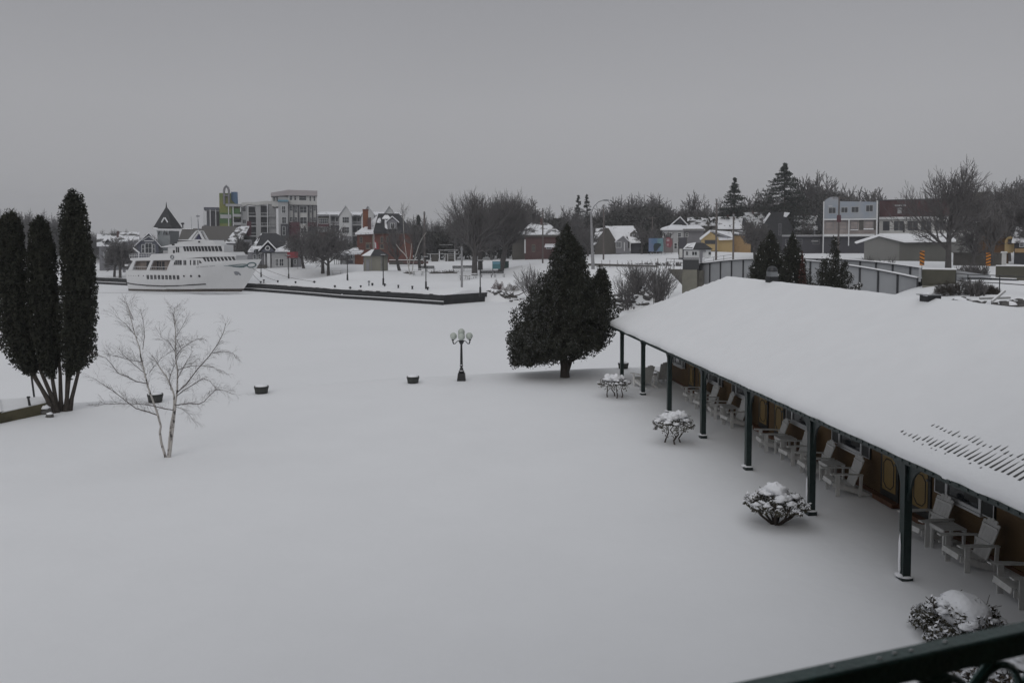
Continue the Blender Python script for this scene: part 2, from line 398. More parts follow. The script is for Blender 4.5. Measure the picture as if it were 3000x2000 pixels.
for q in ((a0, a3, a2, a1), (a1, a2, a4), (a2, a3, a5, a4)): mb.poly(q)
mb.poly([(p[0], p[1], p[2] - .06) for p in (a0, a1, a4, a5)])
mb.build('roof', 'green_paint', motel)
mb = MB()
for j in range(150):   # corrugated edge of the metal roof showing under the snow
    y = WN - .6 + j * .226
    if y < CY_ - .1: mb.box(LX - .015, y, EZ - .235, LX + .07, y + .08, EZ - .19)
mb.box(LX + .0, WN - 1, EZ - .27, LX + .05, CY_ - .1, EZ - .185)
mb.box(-.07, WN - 1, EZ - .33, .07, 22.75, EZ - .20)
mb.build('eave_beam', 'green_paint', motel)
mb = MB(); mb.box(-.06, WN - 1, EZ - .24, WX + .2, 22.7, EZ - .215); mb.build('ceiling', 'soffit', motel)
# ribs of the metal roof melting through near the eave
mb = MB(); rr = random.Random(5)
for k in range(42):
    y = .15 - k * .128; t = min(1, k / 17)
    segs = [(.27 + rr.uniform(-.015, .03), (.06 + .30 * t) * rr.uniform(.75, 1.1), 1.0), (.60 + rr.uniform(-.01, .04), rr.uniform(.05, .16), .8)]
    if rr.random() < .25: segs.append((.21, .035, .8))
    if k < 3: segs = segs[:1]
    for d0, ln, ww in segs:
        x0, x1 = LX + d0, LX + d0 + ln
        zf = lambda x: roofz(x, y) + .03 * noise.noise(Vector((x * .5, y * .5, 0))) + .012 * noise.noise(Vector((x * 2.2, y * 2.2, 3))) + .006
        w = (.021 + .006 * rr.random()) * ww
        mb.poly([(x0, y - w, zf(x0)), ((x0 * .4 + x1 * .6), y - w * .6, zf(x0 * .4 + x1 * .6)), (x1, y, zf(x1)), ((x0 * .4 + x1 * .6), y + w * .5, zf(x0 * .4 + x1 * .6)), (x0, y + w, zf(x0))])
RIBS = mb
roof()
# wall
mb = MB(); mb.box(WX, WN, -.1, WX + .25, WF, EZ - .22); mb.box(WX, WF - .25, -.1, 7.6, WF, EZ - .22); mb.box(7.4, WN, -.1, 7.6, WF, EZ - .22)
mb.build('wall', 'mustard', motel)
mb = MB(); mb.box(WX - .035, WN, .0, WX - .002, WF + .03, .10); mb.build('base_board', 'mustard_deep', motel)
# posts with arched brackets
for k in range(-2, 7):
    y = k * PS; mb = MB(); w = .075
    mb.box(-w, y - w, 0, w, y + w, EZ - .33)
    mb.box(-w - .03, y - w - .03, -.05, w + .03, y + w + .03, .10)
    mb.box(-w - .02, y - w - .02, EZ - .42, w + .02, y + w + .02, EZ - .335)
    p = mb.build('post', 'green_paint', motel)
    for s in (-1, 1):
        if k == 6 and s == 1: continue
        br = MB(); pts = [(-.02, y + s * w, EZ - .335), (-.02, y + s * (w + .55), EZ - .335)]
        for q in range(1, 8):
            a = q / 8 * pi / 2; pts.append((-.02, y + s * (w + .55 - .47 * sin(a)), EZ - .335 - .03 - .55 * (1 - cos(a))))
        pts.append((-.02, y + s * w, EZ - .335 - .72))
        if s < 0: pts = pts[::-1]
        br.extr(pts, (.04, 0, 0)); br.build('bracket', 'green_paint', p)
    sn = MB(); sn.blob((-.09, y + .02, .11), (.07, .11, .035), .3, 2, k); sn.blob((0, y - .1, .105), (.12, .04, .02), .3, 2, k + 9)
    if k <= 1: sn.blob((-w - .012, y + .03, .45), (.014, .035, .42), .5, 4, k)
    sn.build('snow_patch', 'snow_clump', p, smooth=True)
# wall openings, Y measured along the porch
def ly(Y): return (Y - MO.y - 1.6 * 0) / cos(ANG) - 0.22
def window(y0, y1):
    z0, z1 = .82, 2.06; f = MB(); x = WX; ys0, ys1 = y0 + .38, y1 - .38
    for (a, b, c, d) in ((ys0, z0, ys1, z0 + .07), (ys0, z1 - .07, ys1, z1), (ys0, z0 + .07, ys0 + .07, z1 - .07), (ys1 - .07, z0 + .07, ys1, z1 - .07)):
        f.box(x - .06, a, b, x - .002, c, d)
    f.box(x - .09, ys0 - .03, z0 - .05, x - .002, ys1 + .03, z0 - .002)
    w = f.build('window', 'trim_white', motel)
    g = MB(); g.box(x - .03, ys0 + .072, z0 + .072, x - .004, ys1 - .072, z1 - .072); g.build('pane', 'glass', w)
    c = MB(); c.box(x - .034, ys0 + .15, z0 + .15, x - .031, ys0 + .55, z1 - .1); c.build('curtain', 'door_dark', w)
    for a, b in ((y0, ys0 - .012), (ys1 + .012, y1)):
        s = MB(); s.box(x - .05, a, z0, x - .002, b, z1); sh = s.build('shutter', 'door_dark', motel)
        t = MB(); t.box(x - .056, a + (.0 if a == y0 else b - a - .025), z0, x - .052, a + (.025 if a == y0 else b - a), z1)
        t.box(x - .056, a + .026, z0, x - .052, b - .026, z0 + .02); t.build('trim', 'trim_white', sh)
def door(y0, y1):
    z1 = 2.04; x = WX; f = MB()
    f.box(x - .04, y0, .1, x - .002, y1, z1); d = f.build('door', 'door_dark', motel)
    for (za, zb) in ((.28, 1.12), (1.24, 1.92)):
        p = MB(); a, b, c = y0 + .09, y1 - .09, .12
        o = [(a, za), (b, za), (b, zb), (a, zb)]
        p.extr([(x - .05, q[0], q[1]) for q in o], (.008, 0, 0)); p.build('panel', 'door_yellow', d)
        q2 = MB(); a2, b2, z2, z3 = a + .07, b - .07, za + .07, zb - .07
        o8 = [(a2 + c, z2), (b2 - c, z2), (b2, z2 + c), (b2, z3 - c), (b2 - c, z3), (a2 + c, z3), (a2, z3 - c), (a2, z2 + c)]
        for i in range(8):
            p0, p1 = o8[i], o8[(i + 1) % 8]; q2.tube([(x - .056, *p0), (x - .056, *p1)], .013, 4)
        q2.build('moulding', 'door_dark', d)
    k = MB(); k.blob((x - .08, y0 + .06, 1.0), (.03, .03, .03), 0); k.build('handle', 'galv', d)
    s = MB(); s.box(x - .22, y0 - .05, .0, x - .04, y1 + .05, .11); s.build('sill', 'mustard_deep', d)
for u0 in (0, 7.54, 15.08):
    window(ly(20.35) + u0 - 7.54, ly(22.3) + u0 - 7.54); window(ly(23.3) + u0 - 7.54, ly(25.2) + u0 - 7.54)
    door(ly(17.85) + u0 - 7.54, ly(18.6) + u0 - 7.54); door(ly(19.1) + u0 - 7.54, ly(19.85) + u0 - 7.54)
window(ly(20.35) + 15.08, ly(22.3) + 15.08)
door(ly(17.85) + 15.08, ly(18.6) + 15.08); door(ly(19.1) + 15.08, ly(19.85) + 15.08)
mb = MB(); mb.box(WX - .05, 22.55, 0, WX - .002, 22.7, 2.3); mb.build('corner_board', 'mustard_deep', motel)
# chimney block and vent beyond the ridge
def wl(px, py, Y): # world -> motel local
    p = at(px, py, Y) - MO; return (p.x * cos(ANG) + p.y * sin(ANG), -p.x * sin(ANG) + p.y * cos(ANG), p.z)
c = wl(2262, 800, 30.5); mb = MB(); mb.box(c[0] - .17, c[1] - .2, 4.2, c[0] + .17, c[1] + .2, 5.02); v = mb.build('roof_vent', 'black_iron', motel)
mb = MB(); mb.box(c[0] - .14, c[1] - .2, 5.02, c[0] + .14, c[1] + .2, 5.20); mb.build('louvre', 'galv', v)
mb = MB(); mb.lathe([(.17, 5.20), (.20, 5.23), (.17, 5.34), (.09, 5.40), (.02, 5.41)], c[0], c[1], 14); mb.build('cowl', 'dark_metal', v)
c = wl(2727, 866, 20.6); mb = MB(); mb.box(c[0] - .14, c[1] - .12, 4.2, c[0] + .20, c[1] + .25, 4.93); v = mb.build('chimney', 'black_iron', motel)
mb = MB(); mb.box(c[0] - .22, c[1] - .15, 4.93, c[0] + .22, c[1] + .28, 4.95); mb.build('cap', 'galv', v)
mb = MB(); mb.blob((c[0] - .12, c[1], 4.96), (.09, .14, .05), .3); mb.build('snow_cap', 'snow_clump', v, smooth=True)

# ------------------------------------------------------------------ porch chairs (local -x is forward) and tables
def make_chair(label, loc, rz):
    r = thing('adirondack_chair', label, 'chair', loc, rz, 'white adirondack chairs on the porch'); wm = 'white_wood'
    mb = MB()
    for k in range(7):
        t = k / 6; x = -.44 + .56 * t; z = .37 - .15 * t
        mb.box(x - .036, -.27, z, x + .036, .27, z + .022)
    mb.extr([(-.50, -.27, .29), (-.47, -.27, .37), (-.452, -.27, .365), (-.48, -.27, .28)], (0, .54, 0)); mb.build('seat', wm, r)
    mb = MB()
    for k in range(5):
        y = (k - 2) * .104; top = 1.0 - .018 * (k - 2) ** 2; w0, w1 = .042, .049
        x0, z0, x1 = .12, .20, .12 + (top - .2) * .36; yb = y * .86
        mb.extr([(x0, yb - w0, z0), (x0, yb + w0, z0), (x1, y + w1, top), (x1 + .006, y, top + .015), (x1, y - w1, top)], (.022, 0, -.008))
    mb.box(.225, -.27, .50, .26, .27, .56); mb.box(.335, -.24, .82, .365, .24, .87); mb.build('backrest', wm, r)
    for s in (-1, 1):
        mb = MB(); y = s * .34
        mb.extr([(-.52, y - .07, .57), (-.52, y + .06, .57), (-.1, y + .065, .57), (.32, y + .03, .555), (.32, y - .04, .555), (-.1, y - .065, .57)], (0, 0, .024)); mb.build('armrest', wm, r)
        mb = MB(); y = s * .30; mb.extr([(-.46, y - .012, .24), (-.45, y - .012, .36), (.16, y - .012, .20), (.56, y - .012, .04), (.50, y - .012, 0), (.38, y - .012, 0)], (0, .024, 0)); mb.build('side_rail', wm, r)
        mb = MB(); y = s * .325; mb.box(-.38, y - .012, 0, -.27, y + .012, .568); mb.build('leg', wm, r)
        mb = MB(); mb.extr([(.22, y - .012, 0), (.30, y - .012, 0), (.33, y - .012, .555), (.25, y - .012, .555)], (0, .024, 0)); mb.build('leg', wm, r)
    return r
YC = [17.2, 15.75, 22.07, 20.55, 24.85, 23.4, 29.4, 28.1, 32.3, 30.8]
names = ['third', 'second', 'fifth', 'fourth', 'seventh', 'sixth', 'ninth', 'eighth', 'eleventh', 'tenth']
c0 = make_chair('white adirondack porch chair cut off by the right edge, nearest of the row', mw(1.6, (13.75 - MO.y), .0), ANG - .12)
cx = 1.66
for Y, nm in zip(YC, names):
    yl = (Y - MO.y - .42) / cos(ANG); side = 'near' if names.index(nm) % 2 else 'far'
    clone(c0, 'white porch chair, %s of the row from the right edge, %s side of its table' % (nm, side), mw(cx + .05 * sin(Y * 3), yl), ANG + .13 * sin(Y * 7), .95)
clone(c0, 'grey white adirondack chair at the far end of the porch turned towards the frozen river', mw(.55, 20.7), ANG - 1.15)
clone(c0, 'grey white adirondack chair against the wall at the far end, mostly behind the third post', mw(1.55, 21.6), ANG - 1.3)
def make_table(label, loc, rz):
    r = thing('side_table', label, 'table', loc, rz, 'white slatted tables on the porch')
    mb = MB()
    for k in range(5): mb.box(-.25, -.235 + k * .096, .50, .25, -.235 + k * .096 + .085, .522)
    mb.box(-.245, -.235, .44, -.22, .235, .498); mb.box(.22, -.235, .44, .245, .235, .498); mb.build('table_top', 'white_wood', r)
    for a in (-.21, .21):
        for b in (-.2, .2):
            mb = MB(); mb.box(a - .025, b - .025, 0, a + .025, b + .025, .438); mb.build('leg', 'white_wood', r)
    mb = MB(); mb.box(-.19, -.012, .18, .19, .012, .22); mb.build('stretcher', 'white_wood', r); return r
tabs = [(16.5, 'between the two chairs nearest the right edge'), (21.32, 'between the fourth and fifth chairs from the right edge'), (24.13, 'between the sixth and seventh chairs from the right edge'), (28.75, 'between the eighth and ninth chairs from the right edge'), (31.55, 'between the tenth and eleventh chairs, farthest table')]
t0 = None
for Y, d in tabs:
    loc = mw(1.72, (Y - MO.y - .30) / cos(ANG)); lb = 'small square white slatted table ' + d
    if t0 is None: t0 = make_table(lb, loc, ANG)
    else: clone(t0, lb, loc, ANG)

# ------------------------------------------------------------------ balcony railing in the foreground
ra, rb = onz(2130, 2000, H - .825), onz(3000, 1815, H - .825)
dv = (rb - ra).normalized(); nv = Vector((-dv.y, dv.x, 0)); ra = ra - nv * .021
rail = thing('balcony_railing', 'dark green metal balcony railing with scroll ornament in the near corner', 'railing', ra, math.atan2(dv.y, dv.x))
ln = 2.6
mb = MB(); w = .021
mb.extr([(-1.4, w, -.004), (-1.4, w - .004, 0), (-1.4, -w + .004, 0), (-1.4, -w, -.004), (-1.4, -w, -.050), (-1.4, w, -.050)], (ln + 1.4, 0, 0)); mb.build('top_rail', 'green_rail', rail)
def ring(mb, cx, cz, r, t=.008, a0=0, a1=2 * pi, n=20):
    mb.tube([(cx + r * cos(a0 + (a1 - a0) * i / n), 0, cz + r * sin(a0 + (a1 - a0) * i / n)) for i in range(n + 1)], t, 6)
for k in range(4):
    cx = .36 + k * .34 - .03
    mb = MB(); ring(mb, cx, -.135, .062, .009); ring(mb, cx + .17, -.17, .10, .009, rad(20), rad(160))
    mb.tube([(cx - .12, 0, -.20), (cx - .07, 0, -.10), (cx - .01, 0, -.05)], .009, 6)
    mb.tube([(cx + .30, 0, -.20), (cx + .2, 0, -.09), (cx + .09, 0, -.05)], .009, 6)
    mb.build('scroll', 'green_rail', rail)
for k in (-1, 4): mb = MB(); mb.box(.1 + k * .34, -.012, -.95, .124 + k * .34, .012, -.05); mb.build('baluster', 'green_rail', rail)
rr = random.Random(3)
for x in (.19, .235, .275, .37, .08): mb = MB().blob((x + .15, -w + .012 + .02 * rr.random(), .001), (.006, .004, .002), .2, nu=8, nv=5); mb.build('snow_speck', 'snow_clump', rail, smooth=True)


# ------------------------------------------------------------------ the lodge the balcony belongs to (unseen behind the camera, added to shade porch)
lg = thing('lodge_building', 'unseen lodge building that carries the balcony, joined to the near end of the motel wing', 'building', (ra.x, ra.y, 0), math.atan2(dv.y, dv.x))
# local x runs along the facade, local -y is behind the camera
mb = MB(); mb.box(-14, -12, -.2, 15, -3.0, 8.9); mb.build('wall', 'mustard', lg)
mb = MB(); mb.box(-14, -3.0, 4.12, 15, .02, 4.30); mb.build('balcony_floor', 'soffit', lg)
mb = MB(); mb.extr([(-15, .9, 8.6), (-15, .9, 8.8), (-15, -7.5, 12.6), (-15, -13, 8.8), (-15, -13, 8.6)], (31, 0, 0)); mb.build('roof', 'shingle_dark', lg)
mb = MB(); mb.extr([(-14.9, .8, 8.85), (-14.9, .8, 9.0), (-14.9, -7.5, 12.8), (-14.9, -7.5, 12.63)], (30.8, 0, 0)); mb.build('roof_snow', 'snow_roof', lg)
for x in (-9, -5, 8, 13):
    mb = MB(); mb.box(x - .08, -.16, 0, x + .08, -.0, 8.58); mb.build('post', 'green_paint', lg)
for x in (-8, 3.5, 10):
    mb = MB(); mb.box(x, -2.995, 4.9, x + 1.4, -2.93, 6.4); w_ = mb.build('window', 'trim_white', lg); mb = MB(); mb.box(x + .08, -2.928, 4.98, x + 1.32, -2.92, 6.32); mb.build('pane', 'glass', w_)

# ------------------------------------------------------------------ shrubs
def shrub(label, px, py, w, h, seed, style, leaf='shrub_leaf', nleaf=900, Yo=None):
    p = onz(px, py, 0); r = thing('shrub', label, 'shrub', (p.x, p.y, 0), 0, None); rg = np.random.default_rng(seed); rr = random.Random(seed)
    st = MB(); ends = []
    ns = 9 if style == 'bowl' else 4
    for k in range(ns):
        a = 2 * pi * k / ns + rr.uniform(-.3, .3); R = w * .5 * rr.uniform(.65, .95)
        b0 = .03 if style == 'bowl' else w * .22
        q0 = Vector((cos(a) * b0, sin(a) * b0, -.03))
        if style == 'bowl': pts = [q0, Vector((cos(a) * R * .6, sin(a) * R * .6, h * .22)), Vector((cos(a) * R, sin(a) * R, h * .62))]
        else: pts = [q0, q0 + Vector((rr.uniform(-.09, .09), rr.uniform(-.09, .09), h * .18)), q0 + Vector((rr.uniform(-.14, .14), rr.uniform(-.1, .1), h * .36)), Vector((cos(a) * R * .55 + rr.uniform(-.1, .1), sin(a) * R * .5, h * .56)), Vector((cos(a) * R * .75, sin(a) * R * .75, h * .74))]
        st.tube(pts, [.030, .024, .020, .013, .009][:len(pts)], 5); ends.append(pts[-1])
        for j in range(6):
            d = pts[-2].lerp(pts[-1], rr.random()); st.tube([d, d + Vector((rr.uniform(-.2, .2), rr.uniform(-.2, .2), rr.uniform(.02, .2)))], .006, 4)
    if style == 'bowl': st.tube([(0, 0, -.05), (0, 0, h * .2)], [.06, .045], 7)
    st.build('stem', 'stem', r)
    nleaf = int(nleaf * 1.7); C = []
    while len(C) < nleaf:
        a, u = rr.uniform(0, 2 * pi), rr.random() ** .5; R = w * .5 * u
        if style == 'bowl': zt = h * (.80 - .40 * u ** 3); zb = h * (.22 + .34 * u ** 2)
        elif style == 'dome': zt = h * (.95 - .6 * u ** 2); zb = h * .12
        else: zt = h * (.86 - .20 * u ** 2); zb = h * (.56 - (.34 * u ** 2 * max(0, noise.noise(Vector((cos(a) * 1.7, sin(a) * 1.7, seed * 3.1))) + .35)))
        z = zb + (zt - zb) * rr.random(); n = noise.noise(Vector((cos(a) * R * 5, sin(a) * R * 5, z * 5 + seed)))
        if n > -.02: C.append((cos(a) * R * (1 + .3 * n), sin(a) * R * (1 + .3 * n), z))
    f = MB(); f.cloud(C, .085, .36, rg, droop=.5)
    s = MB(); k = 0
    nb = {'bowl': 46, 'table': 22, 'dome': 34}[style]
    for i in range(nb):
        a, u = rr.uniform(0, 2 * pi), rr.random() ** .6; R = w * .45 * u; sz = rr.uniform(.045, .12) * (1.15 - .4 * u)
        if style == 'bowl': zt = h * (.84 - .34 * u ** 2)
        elif style == 'dome': zt = h * (.9 - .5 * u ** 2)
        else: zt = h * (.86 - .16 * u ** 2)
        s.blob((cos(a) * R, sin(a) * R, zt), (sz * 1.2, sz * 1.1, sz * .55), .55, 2.6, seed + i, flat=.5)
    if style == 'table':
        for i in range(5): a = i * 1.3 + seed; q = .20 * w * (i > 0); s.blob((cos(a) * q, sin(a) * q * .8, h * (.84 + .04 * sin(i * 2.1 + seed))), (w * (.13 + .05 * sin(i * 3 + seed) ** 2), w * .13, h * (.09 + .06 * sin(i * 1.7) ** 2)), .7, 2.6, seed + i * 5, 18, 11, flat=.6)
    if style == 'bowl': s.blob((0.0, 0, h * .84), (w * .17, w * .2, h * .16), .5, 2.2, seed, 20, 12, flat=.6)
    if style == 'dome': s.blob((0.03, 0, h * .62), (w * .28, w * .31, h * .40), .16, 1.3, seed, 26, 16, flat=.7)
    s.build('snow_cap', 'snow_clump', r, smooth=True)
    fl = MB(); m = rg.permutation(len(C))[:int(nleaf * .45)]; Cc = np.array(C)[m]; Cc[:, 2] += .03; f.mt(1).cloud(Cc, .075, .5, rg); f.build('foliage', [leaf, 'snow_clump'], r)
    return r
shrub('flat topped leafless shrub on twisted stems capped with snow, beside the farthest porch post', 1800, 1165, 1.30, .95, 1, 'table', nleaf=800)
shrub('ragged shrub with a thick snow lump, before the third farthest porch post', 1972, 1297, 1.20, 1.0, 2, 'table', nleaf=1000)
shrub('bowl shaped spreading shrub loaded with snow on the lawn, before the second nearest post', 2272, 1535, 1.36, .92, 3, 'bowl', nleaf=1700)
shrub('rounded shrub under one smooth dome of snow just above the balcony rail', 2815, 1876, 1.36, .74, 4, 'dome', nleaf=1900)
shrub('brown leafy shrub dusted with snow seen under the balcony rail', 2960, 2060, 1.5, .75, 6, 'bowl', 'shrub_brown', nleaf=2300)

# ------------------------------------------------------------------ half barrel tubs along the lawn edge
def tub(label, px, py, s=1.0, rz=0, src=None):
    p = onz(px, py, 0); loc = (p.x, p.y, -.03)
    if src: return clone(src, label, loc, rz, s)
    r = thing('planter_tub', label, 'planter', loc, rz, 'half barrel planters along the lawn edge')
    mb = MB(); n = 20; prof = [(.24, 0), (.262, .12), (.285, .24), (.30, .34)]
    vs = [(q * cos(2 * pi * j / n) * (1.0 + .012 * (j % 2)), q * sin(2 * pi * j / n), z) for q, z in prof + [(.27, .34), (.26, .28)] for j in range(n)]
    fs = [(i * n + j, i * n + (j + 1) % n, (i + 1) * n + (j + 1) % n, (i + 1) * n + j) for i in range(5) for j in range(n)] + [tuple(range(n))[::-1]]
    mb.raw(vs, fs); b = mb.build('barrel', 'tub', r)
    for z, q in ((.07, .256), (.26, .292)):
        hb = MB(); hb.lathe([(q, z), (q + .008, z), (q + .013, z + .03), (q + .004, z + .03)], 0, 0, 20); hb.build('hoop', 'black_iron', r)
    s_ = MB(); s_.blob((0, 0, .30), (.27, .27, .13), .12, 2, 3, flat=.2); s_.build('snow_cap', 'snow_clump', r, smooth=True); return r
tb = tub('dark half barrel planter with snow, seen through the birch branches', 455, 1176)
for lb, px, py, sc in (('dark half barrel planter heaped with snow, just right of the birch', 766, 1152, 1.0), ('dark half barrel planter heaped with snow, left of the globe lamp post', 1210, 1121, .95), ('dark half barrel planter behind the farthest porch post', 1826, 1079, .9)):
    tub(lb, px, py, sc, px * .01, tb)

# ------------------------------------------------------------------ five globe lamp post
p = onz(1352, 1115, 0); r = thing('globe_lamp_post', 'black cast iron lamp post with five frosted globes at the lawn edge', 'lamp post', (p.x, p.y, -.02))
mb = MB(); mb.raw([(-.20,-.20,0),(.20,-.20,0),(.20,.20,0),(-.20,.20,0),(-.155,-.155,.38),(.155,-.155,.38),(.155,.155,.38),(-.155,.155,.38)], [(0,3,2,1),(4,5,6,7),(0,1,5,4),(1,2,6,5),(2,3,7,6),(3,0,4,7)])
mb.lathe([(.11,.38),(.13,.42),(.13,.47),(.10,.50),(.075,.58),(.05,.66),(.075,.70),(.075,.74),(.055,.77)]); mb.build('pedestal', 'black_iron', r)
mb = MB(); mb.lathe([(.062,.77),(.056,1.2),(.046,1.68),(.06,1.70),(.10,1.76),(.12,1.83),(.10,1.88),(.04,1.92),(.035,2.02)]); mb.build('column', 'black_iron', r)
for k in range(4):
    a = rad(4 + 90 * k); ca, sa = cos(a), sin(a); mb = MB()
    mb.tube([(ca * q, sa * q, z) for q, z in ((.06, 1.80), (.14, 1.86), (.22, 1.80), (.29, 1.72), (.355, 1.72), (.385, 1.80), (.385, 1.88))], [.022,.02,.018,.022,.03,.03,.026], 7)
    mb.lathe([(.045, 1.87), (.07, 1.90), (.06, 1.92)], ca * .385, sa * .385, 12); mb.build('arm', 'black_iron', r)
for k in range(5):
    a = rad(4 + 90 * k); q, z = (.36, 2.04) if k < 4 else (0, 2.22)
    mb = MB(); c = (cos(a) * q, sin(a) * q, z + .03); mb.blob(c, (.16, .16, .165), .02, 1); g = mb.build('globe', 'globe', r, smooth=True)
    mb = MB(); mb.blob((c[0], c[1], z + .11), (.10, .10, .045), .3, 2, k, flat=.3); mb.build('snow_cap', 'snow_clump', g, smooth=True)
for z in (.49, .75): mb = MB(); mb.blob((.0, -.05, z), (.10 if z < .6 else .05, .08, .02), .3, 2, 3); mb.build('snow_patch', 'snow_clump', r, smooth=True)

# ------------------------------------------------------------------ trees
def grow(mb_l, p, d, ln, r, lv, rr, P):
    """branch skeleton; mb_l[lv] collects tubes; P holds the habit"""
    n = P.get('seg', 4); pts = [p.copy()]; rads = [r]; q = p.copy(); dd = d.copy(); rend = r * P['taper'] if lv < P['lv'] else r * .4
    for i in range(n):
        j = P['jit'] * (1 if lv else .35)
        dd = (dd + Vector((rr.gauss(0, j), rr.gauss(0, j), rr.gauss(0, j))) + Vector((0, 0, P['up'] * (1 if lv < P['lv'] else P.get('uptip', 1)))) * (.5 if lv else 0)).normalized()
        q = q + dd * (ln / n); pts.append(q.copy()); rads.append(max(P['rmin'], r + (rend - r) * (i + 1) / n))
    mb_l[min(lv, len(mb_l) - 1)].tube(pts, rads, P['sides'][min(lv, len(P['sides']) - 1)], cap=False)
    if lv >= P['lv']: return
    nc = P['nc'][min(lv, len(P['nc']) - 1)]; t0 = P.get('t0', [.35])[min(lv, len(P.get('t0', [.35])) - 1)]
    ph = rr.uniform(0, 2 * pi)
    for k in range(nc):
        t = t0 + (1 - t0) * (k + .6 * rr.random()) / nc; x = t * n; i = min(int(x), n - 1)
        b = pts[i].lerp(pts[i + 1], x - i); ax = (pts[i + 1] - pts[i]).normalized(); ph += 2.4 + rr.uniform(-.5, .5)
        u = ax.cross(Vector((0.1, .2, 1)) if abs(ax.z) < .9 else Vector((1, 0, 0))).normalized(); w = ax.cross(u)
        an = rad(P['ang'] * rr.uniform(.65, 1.3)); nd = ax * cos(an) + (u * cos(ph) + w * sin(ph)) * sin(an)
        l2 = ln * P['lr'] * rr.uniform(.7, 1.15) * (1.1 - .35 * t * (1 if lv == 0 and P.get('cone') else .6))
        grow(mb_l, b, nd, l2, max(P['rmin'], (rads[i] * (1 - (x - i)) + rads[i + 1] * (x - i)) * P['rr']), lv + 1, rr, P)
    # leader continues
    grow(mb_l, pts[-1], (pts[-1] - pts[-2]).normalized(), ln * P['lr'] * .9, rads[-1] * .9, lv + 1, rr, P)
def bare_tree(label, loc, h, seed, P, mt=('bark_far', 'twig_far'), rz=0, group=None, name='bare_tree', lean=(0, 0), split=2, trunks=1):
    rr = random.Random(seed); A = [MB() for _ in range(P['lv'] + 1)]
    for k in range(trunks):
        a = rr.uniform(0, 6.28); d = Vector((lean[0] + (.25 * cos(a) if trunks > 1 else 0), lean[1] + (.25 * sin(a) if trunks > 1 else 0), 1)).normalized()
        grow(A, Vector((0, 0, -.2)), d, h * P['tl'], h * P['r'], 0, rr, P)
    zm = max(v[2] for m in A for v in m.v); s = h / zm
    r = thing(name, label, 'tree', loc, rz, group)
    for nm, ms, mm in (('trunk', A[:split], mt[0]), ('crown', A[split:], mt[1])):
        mb = MB()
        for m in ms: mb.raw([(v[0] * s, v[1] * s, v[2] * s) for v in m.v], m.f)
        mb.build(nm, mm, r)
    return r
PARK = dict(lv=5, taper=.62, jit=.075, up=.15, rmin=.0105, sides=[8, 6, 4, 3], nc=[4, 4, 4, 3, 3], t0=[.55, .25, .2], ang=31, lr=.73, rr=.62, tl=.24, r=.022)
PARKD = dict(PARK, nc=[5, 5, 4, 3, 3], ang=36)
FARP = dict(PARK, lv=4, rmin=.05, nc=[4, 4, 5, 5], ang=38)
OAKP = dict(PARK, ang=44, up=.07, jit=.11)

# cedar foliage helpers
def cedar_crown(r, prof, n, size, seed, snow=.0, lump=.25, clip=None, mats=('cedar', 'snow_clump'), off=None, aspect=.42, snowx=0, core=.62):
    """prof: list of (z, radius). Leaves fill a lumpy shell round the profile; a ragged dark core stops the light."""
    rg = np.random.default_rng(seed); rr = random.Random(seed); zs = [p[0] for p in prof]; rs = [p[1] for p in prof]
    C = []; S = []; off = off or (lambda z: (0, 0)); tot = sum((rs[i] + rs[i + 1]) * (zs[i + 1] - zs[i]) for i in range(len(zs) - 1))
    cum = np.cumsum([0] + [(rs[i] + rs[i + 1]) * (zs[i + 1] - zs[i]) for i in range(len(zs) - 1)]) / tot
    while len(C) < n:
        z = float(np.interp(rr.random(), cum, zs)); R = float(np.interp(z, zs, rs)); a = rr.uniform(0, 2 * pi)
        nn = noise.noise(Vector((cos(a) * 1.6, sin(a) * 1.6, z * 1.1 + seed))) + .55 * noise.noise(Vector((cos(a) * 4, sin(a) * 4, z * 3.2 + seed))) + .35 * noise.noise(Vector((cos(a) * R * 3.5, sin(a) * R * 3.5, z * 4)))
        u = (1 - .55 * rr.random() ** 1.8) * (1 + lump * nn); x0, y0 = off(z)
        if u > .78 and noise.noise(Vector((cos(a) * 5, sin(a) * 5, z * 3.5 + 2 * seed))) < -.16: continue
        p = (x0 + cos(a) * R * u, y0 + sin(a) * R * u, z + rr.gauss(0, size * .6))
        ws = snow * (1.7 if cos(a) * snowx < -.2 else .6) if snowx else snow
        (S if u > .82 and rr.random() < ws else C).append(p)
    f = MB(); f.cloud(C, size, aspect, rg, droop=.15)
    if S: f.mt(1).cloud(S, size * .75, .5, rg)
    f.build('crown', list(mats), r)
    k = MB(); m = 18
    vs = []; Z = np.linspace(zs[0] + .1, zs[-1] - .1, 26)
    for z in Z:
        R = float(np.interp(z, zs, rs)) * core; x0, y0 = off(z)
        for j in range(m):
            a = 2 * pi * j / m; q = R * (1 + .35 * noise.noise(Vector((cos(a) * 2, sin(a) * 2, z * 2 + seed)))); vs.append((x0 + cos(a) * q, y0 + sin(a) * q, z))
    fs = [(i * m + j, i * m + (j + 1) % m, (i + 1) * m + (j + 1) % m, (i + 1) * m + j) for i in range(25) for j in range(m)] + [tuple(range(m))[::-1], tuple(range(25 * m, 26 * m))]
    k.raw(vs, fs); k.build('crown_core', 'cedar_core', r)  # solid dark core added so no light shows through the crown

